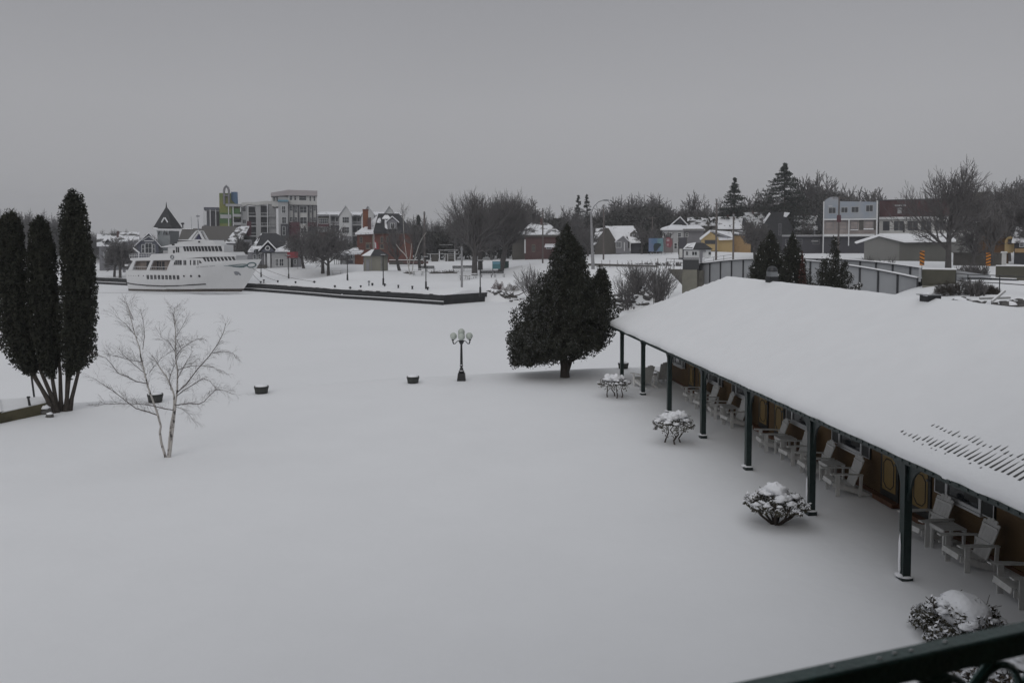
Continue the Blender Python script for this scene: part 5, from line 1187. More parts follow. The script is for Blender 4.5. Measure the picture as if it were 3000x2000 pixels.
# --- white house behind the murals
B = Bld('two_storey_house', 'pale grey two storey house with snowy flat topped roof behind the murals', 'house', 1975, 750, 186)
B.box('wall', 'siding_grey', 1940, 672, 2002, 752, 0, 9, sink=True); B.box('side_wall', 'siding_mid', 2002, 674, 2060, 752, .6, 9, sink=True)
B.poly3('roof', 'snow_mostly', [[(1934, 671, -.8), (2000, 671, -.8), (1998, 658, 3.5), (1970, 657, 3.5), (1938, 666, 3)], [(2000, 672, -.5), (2064, 672, -.5), (2050, 660, 3.5), (1998, 659, 3.6)]], th=.3); B.box('eave_board', 'siding_brown', 1934, 671, 2062, 674, -.7, -.02)
B.ext('gable', 'shingle_dark', [(1975, 659), (2010, 659), (1994, 640)], 3.5, 7); B.gable('gable_roof', 'snow_mostly', 1960, 2018, 664, 1992, 636, 3.4, 8, .2, .3)
win3(B, [(1942, 682, 1950, 695), (1959, 682, 1968, 695), (1984, 682, 1996, 695), (1974, 711, 1984, 730), (1984, 708, 1990, 722)], nx=1); B.win(2008, 682, 2016, 694, .6, 1, 2)
B = Bld('gabled_house', 'grey house with long snowy roof half hidden by a bare tree, above the dark fence', 'house', 2060, 735, 205)
B.box('wall', 'siding_brown', 2018, 660, 2098, 735, 0, 9, sink=True); B.eave('roof', 'snow_patchy', 2018, 2098, 662, 638, 0, 9, .5, .3); B.ext('dormer', 'siding_brown', [(2062, 668), (2082, 668), (2072, 644)], -.4, 4); win3(B, [(2030, 672, 2038, 684), (2086, 672, 2094, 684)], nx=1)
for lb, a, b, m, sy in (('tall blue painted mural panel with a dark animal shape', 1900, 1943, 'mural_sky', 698), ('small grey and pink mural panel right of the blue one', 1944, 1972, 'mural_grey', 698)):
    B = Bld('mural_board', lb, 'mural', (a + b) / 2, 742, 170)
    B.box('board', m, a, sy, b, 737 if m == 'mural_sky' else 740, 0, .15); B.boxes('post', 'dark_metal', [(a + 4, 737, a + 5, 746, .02, .12), (b - 5, 737, b - 4, 746, .02, .12)])
    if m == 'mural_sky':
        B.ext('blue_paint', 'blue_panel', [(1908, 698.5), (1926, 698.5), (1924, 712), (1916, 716), (1908, 712)], -.012, -.003)
        B.ext('aqua_paint', 'mural_aqua', [(1926, 699), (1942.5, 699), (1942.5, 736), (1930, 736), (1936, 722), (1926, 712)], -.012, -.003)
        B.ext('animal_shape', 'mural_dark', [(1916, 736), (1914, 722), (1917, 714), (1925, 712), (1936, 714), (1937, 720), (1931, 724), (1926, 732), (1922, 736)], -.024, -.013)
    else:
        B.ext('pink_paint', 'mural_pink', [(1950, 708), (1952, 696), (1962, 695), (1968, 702), (1970, 714), (1964, 726), (1952, 722)], -.012, -.003)
        B.boxes('white_paint', 'trim_white', [(1953, 701, 1961, 702.4, -.02, -.0125), (1953, 705, 1961, 706.2, -.02, -.0125), (1954, 714, 1955, 720, -.02, -.0125), (1957, 714, 1958, 720, -.02, -.0125)])
B = Bld('dark_fence', 'tall dark board fence between the pink mural and the white cabin', 'fence', 1998, 745, 150)
B.box('panel', 'charcoal', 1988, 696, 2011, 745, 0, .2, sink=True); B.boxes('post', 'siding_brown', [(1986.5, 694, 1988, 746, -.05, .25), (2011, 694, 2012.5, 746, -.05, .25)])
# --- yellow house
B = Bld('yellow_house', 'pale yellow gabled house with a snowy roof beside a utility pole', 'house', 2100, 735, 172)
B.ext('wall', 'yellow_paint', [(2054, 735), (2105, 735), (2105, 697), (2079, 677), (2054, 696)], 0, 8); B.box('side_wall', 'yellow_paint', 2105, 698, 2150, 735, .5, 8, sink=True)
B.poly3('roof', 'snow_mostly', [[(2107, 700, -.6), (2150, 698, -.4), (2142, 678, 4), (2079, 674, -.7), (2080, 675, 4)], ], th=.3); B.poly3('left_eave', 'snow', [[(2049, 697, -.6), (2052, 699, -.6), (2080, 677, -.6), (2079, 673.5, -.6)]], th=.3)
B.win(2064, 703, 2100, 715, 0, 2, 1, 'siding_brown', t=.12); B.box('rear_wing', 'tan_paint', 2150, 690, 2200, 730, 3, 9, sink=True); B.eave('rear_roof', 'snow_patchy', 2150, 2200, 690, 678, 3, 9, .3, .25)
for i, (a, b, e_, rg_, Y, m, lb) in enumerate(((2108, 2172, 672, 637, 200, 'snow_mostly', 'dark house with a large evenly snowed roof above the yellow house'), (2182, 2236, 672, 624, 204, 'snow_patchy', 'dark house with steep patchy snow roof behind a small bare tree'), (2330, 2388, 674, 634, 206, 'snow_patchy', 'pale house with patchy snow roof left of the blue building'))):
    B = Bld('gabled_house', lb, 'house', (a + b) / 2, 738, Y)
    B.box('wall', 'siding_mid' if i == 2 else 'siding_brown', a, e_, b, 738, 0, 9, sink=True); B.eave('roof', m, a, b, e_, rg_, 0, 9, .5, .3)
    B.ext('gable_end', 'shingle_dark', [(b - 2, e_ + 1), (b + 22, e_ + 1), (b + 4, rg_)], .5, 8); win3(B, [(a + 8, e_ + 10, a + 17, e_ + 24), (a + 30, e_ + 10, a + 39, e_ + 24)], nx=1); B.box('chimney', 'brick_dull', a + 20, rg_ - 8, a + 25, rg_ + 8, 4, 5)
B = Bld('gabled_house', 'big dark steep roofed house behind the twin pointed cedars', 'house', 2270, 738, 190)
B.ext('wall', 'shingle_dark', [(2218, 738), (2328, 738), (2328, 680), (2296, 622), (2252, 622), (2222, 676)], 0, 9); B.poly3('snow_patch', 'snow_mostly', [[(2252, 622, -.05), (2232, 650, -.05), (2236, 655, -.05), (2256, 626, -.05)], [(2296, 622, -.05), (2312, 624, -.05), (2302, 636, -.05), (2294, 634, -.05)]], th=.1); B.win(2280, 655, 2288, 690, 0, 1, 3, 'siding_mid'); B.win(2244, 690, 2256, 702, 0)
B = Bld('shop_row', 'long low dark shop front with snowy canopy left of the blue building', 'building', 2350, 748, 172)
B.box('wall', 'charcoal', 2290, 694, 2412, 748, 0, 8, sink=True); B.boxes('canopy', 'siding_mid', [(2290, 690, 2412, 694, -1, 0)]); B.boxes('canopy_snow', 'snow', [(2290, 689, 2412, 690, -1, 0)]); win3(B, [(2300, 700, 2320, 716), (2330, 700, 2350, 716), (2380, 700, 2400, 716)], nx=1, fm='siding_mid'); B.boxes('sign_board', 'siding_grey', [(2376, 705, 2396, 708, -.2, -.05)])
# --- pale blue building and red topped building
B = Bld('blue_building', 'two storey pale blue building with an arched parapet corner', 'building', 2490, 750, 165)
B.box('wall', 'stucco_pink', 2411, 640, 2567, 692, 0, 14, sink=False); B.ext('upper_wall', 'pale_blue', [(2411, 643), (2567, 643), (2567, 594), (2520, 592), (2455, 590), (2455, 579), (2446, 577), (2430, 577), (2418, 583), (2411, 590)], -.3, 14)
B.boxes('white_band', 'trim_white', [(2411, 641, 2568, 645, -.6, -.305), (2411, 686, 2560, 693, -.7, -.1), (2424, 603, 2436, 604.5, -.4, -.305)]); B.box('lower_wall', 'charcoal', 2411, 693, 2545, 752, .5, 13); B.boxes('corner_post', 'trim_white', [(2409, 590, 2412, 752, -.9, -.61), (2484, 642, 2487, 720, -.9, -.705), (2564, 590, 2568, 700, -.62, -.31), (2455, 590, 2456.5, 641, -.4, -.303)])
win3(B, [(2424, 607, 2447, 626), (2461, 607, 2482, 624), (2491, 606, 2514, 624), (2533, 602, 2555, 622)], y=-.3, nx=2, nz=1, fm='siding_grey', gm='glass_far')
for a, b in ((2416, 2440), (2449, 2480), (2490, 2512), (2531, 2556)): B.win(a, 648, b, 672, 0, 1, 2, 'siding_mid', 'stucco_pink')
B.boxes('dark_bay', 'siding_brown', [(2515, 646, 2528, 674, -.05, -.004), (2557, 646, 2563, 674, -.05, -.004)]); B.boxes('window_ledge', 'snow', [(2490, 673, 2513, 675, -.4, -.1), (2528, 670, 2557, 673, -.4, -.1)])
B = Bld('storefront_building', 'low building with dark red brick upper wall over a row of cream framed shop windows', 'building', 2760, 750, 168)
B.box('wall', 'cream', 2568, 637, 2945, 690, 0, 14); B.box('upper_wall', 'wine_brick', 2568, 584, 2945, 634, -.2, 14); B.boxes('parapet', 'charcoal', [(2568, 582, 2945, 585, -.3, -.21), (2568, 582, 2945, 584, -.2, .3)]); B.box('ledge', 'trim_white', 2568, 634, 2945, 641, -.6, -.0); B.box('lower_wall', 'garage_grey', 2568, 690, 2945, 752, -.1, 13)
for a in (2578, 2612, 2654, 2694, 2734, 2770, 2806): B.win(a, 645, a + (24 if a < 2600 else 34), 676, 0, 2 if a > 2600 else 1, 1, 'cream', 'glass_far')
B.box('door', 'door_dark', 2641, 658, 2647, 680, -.1, -.005); B.boxes('faded_sign', 'siding_grey', [(2615, 598, 2650, 602, -.26, -.205), (2624, 606, 2636, 624, -.24, -.205)]); B.box('brown_tower', 'siding_brown', 2838, 562, 2890, 586, 5, 10)
B = Bld('garage', 'plain grey garage with a low snowy gable roof below the shop windows', 'garage', 2600, 768, 126)
B.ext('wall', 'garage_grey', [(2530, 790), (2634, 790), (2634, 706), (2576, 688), (2530, 703)], 0, 12); B.box('side_wall', 'garage_shaded', 2634, 709, 2780, 790, .05, 10)
B.poly3('roof', 'snow', [[(2648, 705, -1), (2792, 703, -1), (2780, 683, 6), (2576, 683, 5.5), (2572, 686, -.6)]], th=.3); B.poly3('left_roof', 'snow', [[(2502, 708, -.6), (2508, 710, -.6), (2577, 687, -.6), (2573, 684, 6), (2520, 700, 6)]], th=.22); B.boxes('gutter', 'siding_grey', [(2640, 707, 2780, 709.5, -.9, -.6)])
B = Bld('orange_building', 'orange painted building with a rounded yellow end half hidden by bare branches', 'building', 2920, 765, 120)
B.ext('wall', 'orange_paint', [(2862, 775), (2955, 775), (2948, 680), (2905, 650), (2880, 668), (2866, 712)], 0, 8); B.ext('rounded_end', 'yellow_paint', [(2942, 740), (2942, 706), (2948, 696), (2958, 692), (2968, 697), (2973, 710), (2972, 730), (2966, 740)], -1.5, -.02); B.box('maroon_door', 'maroon', 2922, 672, 2938, 700, -.15, -.01); B.ext('green_panel', 'siding_brown', [(2898, 668), (2908, 668), (2910, 706), (2900, 712)], -.12, -.01); B.win(2950, 700, 2964, 716, -1.5, 1, 1, 'orange_paint')
B = Bld('dark_house', 'dark low house with snowy sloping roof at the right edge', 'house', 2990, 770, 116)
B.box('wall', 'shingle_dark', 2970, 704, 3080, 790, 0, 8); B.poly3('roof', 'snow_patchy', [[(2962, 706, -.8), (3090, 706, -.8), (3080, 660, 4), (2975, 662, 4)]], th=.3); B.boxes('band', 'tan_paint', [(2972, 728, 3080, 740, -.2, -.01)]); win3(B, [(2985, 712, 2998, 724)], nx=1)
B = Bld('stone_wall', 'long low brown stone wall with snow on top at the right edge', 'wall', 2980, 800, 80)
B.box('wall_face', 'olive_block', 2916, 780, 3090, 800, 0, .6, sink=True); B.box('snow_cover', 'snow', 2916, 777.5, 3090, 780, -.03, .63)
B = Bld('gate_pillar', 'pale square gate pillar with a cap standing on the stone wall', 'pillar', 2942, 779, 84)
B.box('shaft', 'cream', 2934, 742, 2948, 779, 0, .5); B.box('cap', 'cream', 2930.5, 738.5, 2951, 742, -.12, .62); B.box('snow_cap', 'snow', 2931.5, 737, 2950, 738.4, -.08, .58)

# ------------------------------------------------------------------ control cabin, abutments, bridge
B = Bld('control_cabin', 'small white cabin with half snowy hip roof on a dark base beside the bridge', 'cabin', 2042, 758, 94)
B.box('wall', 'trim_white', 2003, 731, 2082, 755, 0, 2.6); B.boxes('band', 'siding_mid', [(2001, 755, 2048, 757, -.12, 2.7), (2001, 729, 2086, 731.5, -.2, 2.8)]); B.box('white_panel', 'cream', 1990, 729, 1999, 755, -.1, .1)
B.poly3('roof', 'shingle_dark', [[(2000, 729, -.3), (2087, 729, -.3), (2060, 711, 1.4), (2038, 711, 1.4)], [(2087, 729, -.3), (2087, 729, 2.9), (2060, 711, 1.4)]], th=.08); B.poly3('roof_snow', 'snow', [[(2001, 728.6, -.38), (2030, 728.6, -.38), (2038.5, 709.8, 1.25), (2012, 714, 2.2)]], th=.06)
win3(B, [(2008, 735, 2017, 749), (2025, 735, 2044, 750)], nx=2, nz=1, gm='glass'); B.win(2074, 736, 2084, 748, 0, 1, 1)
B.box('dark_base', 'dark_metal', 2000, 757, 2048, 790, -.2, 2.8); B.boxes('frame_post', 'siding_mid', [(2049, 735, 2058, 770, -.3, 0), (2054, 734, 2068, 737, -.25, -.05)]); B.boxes('sill_beam', 'trim_white', [(2002, 758.5, 2048, 760, -.32, -.21)])
B = Bld('stone_abutment', 'squared pale stone bridge abutment under the white cabin', 'abutment', 2020, 845, 94)
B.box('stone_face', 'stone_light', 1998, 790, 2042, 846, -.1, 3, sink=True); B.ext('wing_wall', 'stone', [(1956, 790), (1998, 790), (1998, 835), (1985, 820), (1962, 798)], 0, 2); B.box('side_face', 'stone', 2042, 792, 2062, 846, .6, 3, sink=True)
# two panelled girders arching over the channel
G0, G1 = Vector((at(2055, 800, 95).x, 95, 0)), Vector((at(2692, 800, 65).x, 65, 0)); du = (G1 - G0).normalized(); dn = Vector((-du.y, du.x, 0)) * (1 if -du.y > 0 or True else -1)
if dn.x < 0: dn = -dn
br = thing('road_bridge', 'arched bridge with two grey panelled steel girders edged with snow', 'bridge', G0)
LEN = (G1 - G0).length
def gz(t): return 3.76 + 1.02 * (1 - (2 * min(max(t, 0), 1) - .92) ** 2 * 1.0) * .98 + (-.10 * t)
def girder(off, t0, t1, tag_, depth, snow=True):
    n = 15; pan = MB(); rb = MB(); sn = MB(); mid = MB()
    for i in range(n):
        a, b = t0 + (t1 - t0) * i / n, t0 + (t1 - t0) * (i + 1) / n
        pa, pb = du * LEN * a + dn * off, du * LEN * b + dn * off; za, zb = gz(a), gz(b); q = dn * .10
        pan.extr([(pa.x, pa.y, za - depth), (pb.x, pb.y, zb - depth), (pb.x, pb.y, zb), (pa.x, pa.y, za)], q)
        w = du * .07; f = -dn * .10
        rb.extr([pa - w + f + Vector((0, 0, za - depth)), pa + w + f + Vector((0, 0, za - depth)), pa + w + f + Vector((0, 0, za - .02)), pa - w + f + Vector((0, 0, za - .02))], dn * .097)
        rb.extr([pa - dn * .22 + Vector((0, 0, za + .002)), pb - dn * .22 + Vector((0, 0, zb + .002)), pb - dn * .22 + Vector((0, 0, zb + .07)), pa - dn * .22 + Vector((0, 0, za + .07))], dn * .44)
        sn.extr([pa - dn * .21 + Vector((0, 0, za + .073)), pb - dn * .21 + Vector((0, 0, zb + .073)), pb - dn * .21 + Vector((0, 0, zb + .13)), pa - dn * .21 + Vector((0, 0, za + .13))], dn * .42)
    w = du * .10; e_ = du * LEN * t1 + dn * off; f = -dn * .12; rb.extr([e_ - w + f + Vector((0, 0, gz(t1) - depth - .2)), e_ + w + f + Vector((0, 0, gz(t1) - depth - .2)), e_ + w + f + Vector((0, 0, gz(t1))), e_ - w + f + Vector((0, 0, gz(t1)))], dn * .4)
    g = pan.build('girder', 'panel_grey', br, label=tag_); rb.build('rib', 'dark_metal', g); sn.build('snow_cover', 'snow', g)
girder(0, -.01, 1, 'nearer panelled girder', 2.35); girder(5.6, .15, 1.12, 'farther girder', 1.6)
mb = MB(); a, b = Vector((0, 0, 0)), du * LEN
for i in range(12):
    p0, p1 = du * LEN * i / 12, du * LEN * (i + 1) / 12; z0, z1 = gz(i / 12) - 1.5, gz((i + 1) / 12) - 1.5
    mb.poly([p0 + dn * .12 + Vector((0, 0, z0)), p1 + dn * .12 + Vector((0, 0, z1)), p1 + dn * 5.5 + Vector((0, 0, z1)), p0 + dn * 5.5 + Vector((0, 0, z0))])
mb.build('deck', 'snow', br)
B = Bld('concrete_block', 'olive grey concrete abutment with snowy top at the right end of the bridge', 'abutment', 2740, 842, 62)
B.box('block', 'olive_block', 2700, 790, 2800, 836, .4, 3, sink=False); B.box('ledge', 'stone_light', 2702, 837, 2790, 850, -.2, 3, sink=True); B.boxes('rail_post', 'panel_grey', [(2690, 786, 2697, 826, .0, .3)]); B.box('snow_cover', 'snow', 2700, 787.5, 2802, 789.8, .35, 3.05); B.ext('slope_rail', 'panel_grey', [(2800, 792), (2900, 806), (2900, 812), (2800, 812)], 1, 1.2)
for lb, px, Y, fl in (('orange and black striped hazard sign over the end of the grey girder', 2701, 63, 1), ('orange and black striped hazard sign farther right before bare bushes', 2895, 66, -1)):
    B = Bld('hazard_sign', lb, 'sign', px, 778, Y, 'striped hazard boards'); y0, y1 = (735, 777) if fl > 0 else (741, 778); h = 7
    B.box('post', 'galv', px - 1.2, y0 + 4, px + 1.2, 812, .02, .07); B.box('board', 'sign_orange', px - h, y0, px + h, y1, -.02, .015)
    mb = MB(); xL, xR = B.X(px - h), B.X(px + h); n = 4; zt, zb = B.Z(y0), B.Z(y1); st = (zt - zb) / n
    for i in range(n):
        z = zb + st * i + st * .12; rise = st * .55; a_, b_ = (rise, 0) if fl > 0 else (0, rise); t_ = st * .42
        mb.poly([(xL, -.025, z + a_), (xR, -.025, z + b_), (xR, -.025, min(z + b_ + t_, zt)), (xL, -.025, min(z + a_ + t_, zt))])
    mb.build('stripe', 'sign_black', B.r)
B = Bld('dark_fence', 'dark brown board fence behind the farther hazard sign and bare thicket', 'fence', 2890, 790, 106)
B.box('panel', 'siding_brown', 2790, 742, 2935, 790, 0, .3, sink=True); B.box('cap_board', 'shingle_brown', 2788, 740, 2937, 742, -.1, .4)
# pipe railing on the right
def pipe_rail(name, label, pts, hgt, step, m='black_iron', rails=(1.0, .5), rad_=.03):
    r = thing(name, label, 'railing', pts[0]); mb = MB(); pr = MB(); P = [p - pts[0] for p in pts]
    for f in rails: mb.tube([p + Vector((0, 0, hgt * f)) for p in P], rad_, 6)
    mb.build('rail', m, r)
    for i in range(len(P) - 1):
        n = max(1, int((P[i + 1] - P[i]).length / step))
        for k in range(n):
            q = P[i].lerp(P[i + 1], k / n); mb = MB(); mb.tube([q + Vector((0, 0, -.4)), q + Vector((0, 0, hgt + .02))], rad_ * 1.2, 6); mb.build('post', m, r)
pipe_rail('pipe_railing', 'black two bar pipe railing along the snowy road at the right edge', [at(2800, 842, 61), at(2835, 846, 60), at(2928, 852, 56), at(3110, 868, 50)], 1.05, 2.6)
pipe_rail('cabin_railing', 'light metal railing on the bank left of the white cabin', [at(1952, 786, 96), at(1998, 788, 95)], 1.15, .85, 'pole_grey', (1, .66, .33))
pipe_rail('bridge_railing', 'thin railing at the left end of the bridge beside the white cabin', [at(2062, 776, 96), at(2150, 764, 94)], .75, 1.0, 'pole_grey', (1, .5), .022)
B = Bld('guard_rail', 'long low dark plank barrier with thin stakes along the top of the snowy bank', 'barrier', 1825, 786, 118)
B.ext('plank', 'siding_brown', [(1722, 772), (1926, 777), (1926, 782), (1722, 779)], 0, .3); B.ext('snow_cover', 'snow', [(1722, 771), (1926, 776), (1926, 776.9), (1722, 771.9)], -.02, .32)
for x in (1762, 1786, 1808, 1850, 1880, 1925): B.box('stake', 'pole_wood', x, 762 if x < 1900 else 758, x + 1.2, 792, -.12, -.03)

# ------------------------------------------------------------------ park furniture
def bench(label, px, py, Y, rz, src=None):
    p = base(px, py, Y)
    if src: return clone(src, label, p, rz)
    r = thing('park_bench', label, 'bench', p, rz, 'dark slatted park benches')
    mb = MB()
    for k in range(4): mb.box(-.9, -.45 + k * .13, .46, .9, -.35 + k * .13, .50)
    mb.build('seat', 'black_iron', r); mb = MB()
    for k in range(4): z = .58 + k * .12; mb.box(-.9, .08 + k * .03, z, .9, .12 + k * .03, z + .10)
    mb.build('backrest', 'black_iron', r)
    for x in (-.75, .75):
        mb = MB(); mb.tube([(x, -.42, 0), (x, -.38, .45)], .035, 6); mb.tube([(x, .05, 0), (x, .12, .5), (x, .2, 1.02)], .035, 6); mb.build('leg', 'black_iron', r)
    mb = MB(); mb.box(-.88, -.44, .502, .88, .02, .56); mb.build('snow_cover', 'snow', r); return r
bn = None
for lb, px, py, rz in (('park bench at the left of the pergola path, nearer the leaning birch', 1240, 784, -.5), ('park bench just right of the third quay lamp, facing left', 1260, 785, .5), ('park bench below the pergola right side', 1340, 786, .1), ('park bench right of the pale utility pole, by the first tree trunk', 1371, 787, .1),
                       ('park bench standing alone right of the sixth quay lamp', 1425, 813, .15), ('park bench in front of the teal notice board', 1462, 815, .45)):
    Y = 150 if py < 800 else 127
    o = bench(lb, px, py, Y, rz, bn); bn = bn or o
def picnic(label, px, py, Y, rz, src=None):
    p = base(px, py, Y)
    if src: return clone(src, label, p, rz)
    r = thing('picnic_table', label, 'table', p, rz, 'snow covered picnic tables')
    mb = MB(); mb.box(-.95, -.38, .70, .95, .38, .76); mb.build('table_top', 'grey_wood', r)
    for s in (-1, 1): mb = MB(); mb.box(-.95, s * .6, .42, .95, s * .85, .46); mb.build('seat', 'grey_wood', r)
    for x in (-.7, .7):
        for s in (-1, 1): mb = MB(); mb.tube([(x, s * .65, 0), (x, s * .15, .70)], .045, 4); mb.build('leg', 'grey_wood', r)
        mb = MB(); mb.box(x - .03, -.8, .36, x + .03, .8, .415); mb.build('brace', 'grey_wood', r)
    mb = MB(); mb.box(-.93, -.36, .762, .93, .36, .86); mb.box(-.93, -.83, .462, .93, -.62, .53); mb.build('snow_cover', 'snow', r); return r
pt = None
for lb, px, py, Y, rz in (('picnic table among the trees left of the pavilion posts', 986, 787, 155, .2), ('picnic table right of the white birch base', 1225, 802, 140, -.1), ('picnic table just right of the pale utility pole', 1362, 817, 127, .1), ('snowy picnic table behind the pale utility pole on its right', 1379, 813, 130, .4)):
    o = picnic(lb, px, py, Y, rz, pt); pt = pt or o
for i, (px, py, s, lb) in enumerate(((1277, 796, .8, 'low oval flower bed mound with dark soil in the park snow'), (1317, 797, 1.1, 'darker rugged flower bed mound right of the oval one'), (1199, 798, .7, 'small dark clump at the foot of the white birch'))):
    p = base(px, py, 145); r = thing('flower_bed', lb, 'flower bed', p, 0, None, s); mb = MB(); mb.blob((0, 0, .05), (1.4, .9, .22), .4, 2, i); mb.build('soil', 'siding_brown', r); mb = MB(); mb.cloud(np.random.default_rng(i).normal(size=(160, 3)) * [.7, .5, .12] + [0, 0, .3], .22, .3, np.random.default_rng(1)); mb.build('dry_stems', 'stem', r)
p = base(1453, 812, 140); r = thing('notice_board', 'teal square notice board on one post in the park', 'sign', p); mb = MB(); mb.box(-.62, -.06, 1.05, .75, .06, 2.35); mb.build('board', 'teal_sign', r); mb = MB(); mb.box(-.62, -.04, -.3, -.48, .04, 1.048); mb.build('post', 'dark_metal', r); mb = MB(); mb.box(-.55, -.075, 1.9, .68, -.062, 2.25); mb.build('header_strip', 'teal_cap', r)
p = base(1482, 787, 155); r = thing('waste_bin', 'dark green rectangular waste bin beside the forked park tree', 'bin', p); mb = MB(); mb.box(-.55, -.4, -.2, .55, .4, 1.35); mb.build('body', 'bin_green', r); mb = MB(); mb.box(-.6, -.45, 1.352, .6, .45, 1.42); mb.build('lid', 'black_iron', r); mb = MB(); mb.box(-.56, -.42, 1.422, .56, .42, 1.48); mb.build('snow_cap', 'snow', r)
for lb, px, py, Y, hpx, rd, m in (('slim grey utility pole rising from the park snow, nearest the middle', 1353, 838, 114, 116, (.17, .12), 'pole_grey'), ('dark top of a tall utility pole behind the third quay lamp', 1244, 790, 165, 170, (.20, .17), 'pole_wood'), ('brown utility pole beside the brick house', 1590, 770, 160, 160, (.16, .12), 'pole_wood'),
                                  ('brown utility pole standing on the road by the gabled house', 1768, 750, 150, 150, (.16, .11), 'pole_wood'), ('tall brown utility pole in front of the yellow house', 2098, 738, 150, 155, (.20, .14), 'pole_wood'), ('dark utility pole right of the yellow house', 2148, 745, 140, 120, (.17, .13), 'pole_wood'), ('utility pole with a banner box before the blue building', 2456, 720, 140, 145, (.17, .13), 'pole_wood'), ('thin crossarm pole behind the two storey house', 1911, 700, 178, 66, (.14, .10), 'pole_wood')):
    p = base(px, py, Y); top = at(px, py - hpx, Y).z - p.z; r = thing('utility_pole', lb, 'pole', p, 0, 'utility poles'); mb = MB(); mb.tube([(0, 0, -.5), (0, 0, top)], list(rd), 8); mb.build('pole', m, r)
    if px in (1911, 2456): mb = MB(); mb.box(-1.1, -.06, top - .4, 1.1, .06, top - .28); mb.build('crossarm', m, r)
    else: mb = MB(); mb.lathe([(rd[1] + .03, top - .5), (rd[1] + .05, top - .45), (rd[1] + .05, top - .25), (rd[1] + .02, top - .2)], 0, 0, 8); mb.build('collar', 'galv', r)
    if px == 2456: mb = MB(); mb.box(-.4, -.2, top - 4.4, .3, -.15, top - 3.2); mb.build('banner', 'maroon', r)
p = base(1738, 790, 116); r = thing('street_light', 'tall curved arm street light on a pole right of the pointed cedar', 'street light', p); z9 = at(1738, 620, 116).z - p.z; mb = MB(); mb.tube([(0, 0, -.5), (-.2, 0, z9 * .5), (-.35, 0, z9)], [.26, .2, .12], 8); mb.build('pole', 'pole_grey', r)
k_ = 116 / 2400; mb = MB(); mb.tube([(-.35, 0, z9 - .3), (.05, 0, z9 + .7), (.7, 0, z9 + 1.35), (1.35, 0, z9 + 1.6)], .06, 6); mb.build('arm', 'galv', r); mb = MB(); mb.blob((1.75, 0, z9 + 1.6), (.5, .16, .12), .05); mb.build('lamp_head', 'galv', r)

# ------------------------------------------------------------------ bare trees
def T(label, px, py, Y, hpy, seed, P, **k):
    p = base(px, py, Y); h = at(px, hpy, Y).z - p.z; return bare_tree(label, p, h, seed, P, **k)
T('big bare fan shaped park tree, left of the central pair', 1390, 808, 140, 543, 31, PARKD)
T('slender dark bare tree between the two big park trees', 1407, 792, 152, 556, 35, dict(PARK, rmin=.025))
T('big forked bare park tree beside the teal notice board, right of the pair', 1466, 800, 146, 545, 32, PARKD, trunks=2)
T('bare tree behind the brick house roof with a thin spreading crown', 1540, 770, 200, 575, 36, dict(FARP))
T('bare tree with a black leaning trunk left of the white birch', 1172, 798, 150, 650, 33, dict(PARK, rmin=.016, lv=4), lean=(-.22, 0))
T('small bare tree with rounded crown behind the park benches', 1230, 790, 158, 655, 34, dict(PARK, rmin=.018, lv=4))
T('bare park tree behind the picnic table left of the pavilion', 945, 786, 158, 640, 37, dict(OAKP, rmin=.020), group=None)
T('bare park tree right of the visitor building sign, leaning over it', 890, 778, 163, 650, 38, dict(OAKP, rmin=.020), lean=(-.12, 0))
T('bare park tree with low fork just left of the pavilion', 962, 790, 155, 660, 39, dict(OAKP, rmin=.020))
T('dim bare tree in front of the playhouse wall', 706, 775, 172, 690, 40, dict(FARP, rmin=.035))
T('dense bare tree with a dark trunk at the far left shore', 352, 808, 168, 690, 41, dict(OAKP, rmin=.022))
T('second bare tree beside it at the far left shore, thinner', 335, 810, 170, 700, 42, dict(OAKP, rmin=.022))
T('tall bare tree with wide airy crown in front of the red topped building', 2778, 772, 98, 452, 43, dict(PARKD, rmin=.016, ang=38, t0=[.42, .2, .2], tl=.30))
T('bare spreading tree in front of the dark houses, right of the yellow house', 2212, 738, 150, 640, 44, dict(OAKP, rmin=.025))
T('round bare tree behind the long snowy roof at centre right', 2030, 700, 215, 555, 45, dict(OAKP, rmin=.04))
T('bare oak like tree with rounded crown between the two spruces', 2195, 700, 240, 552, 46, dict(OAKP, rmin=.045))
T('dense tall bare tree right of the big spruce', 2400, 720, 230, 497, 47, dict(PARKD, rmin=.05, lv=5))
T('shorter bare tree behind the blue building roof', 2535, 700, 230, 545, 48, dict(FARP, rmin=.05))
T('bare tree at the right edge above the orange building', 2955, 740, 135, 540, 49, dict(OAKP, rmin=.022))
T('thin bare tree among the orange building windows', 2905, 770, 105, 610, 50, dict(PARK, rmin=.02, lv=4))
T('second bare tree at the extreme right edge', 2995, 760, 140, 520, 51, dict(OAKP, rmin=.022))
T('small dark bare shrub like tree behind the garage end', 2850, 775, 104, 655, 52, dict(OAKP, rmin=.02, lv=4))
T('bare tree left of the brown gabled house, behind the street light', 1722, 745, 178, 660, 53, dict(OAKP, rmin=.025, lv=4))
T('bare tree rising between the brown gabled house and the blue mural', 1880, 742, 182, 652, 54, dict(OAKP, rmin=.028, lv=4))
T('bare tree just behind the blue mural, in front of the two storey house', 1928, 738, 176, 655, 55, dict(OAKP, rmin=.022, lv=4))
T('bare tree before the pale house left of the blue building', 2368, 735, 178, 640, 56, dict(OAKP, rmin=.025, lv=4))
for i, (px, hy, Y) in enumerate(((2862, 560, 128), (2930, 530, 150), (2985, 545, 118))):
    T('bare dark tree in the right edge thicket behind the striped signs, %s from the left' % ('first', 'second', 'third')[i], px, 760, Y, hy, 57 + i, dict(OAKP, rmin=.022))
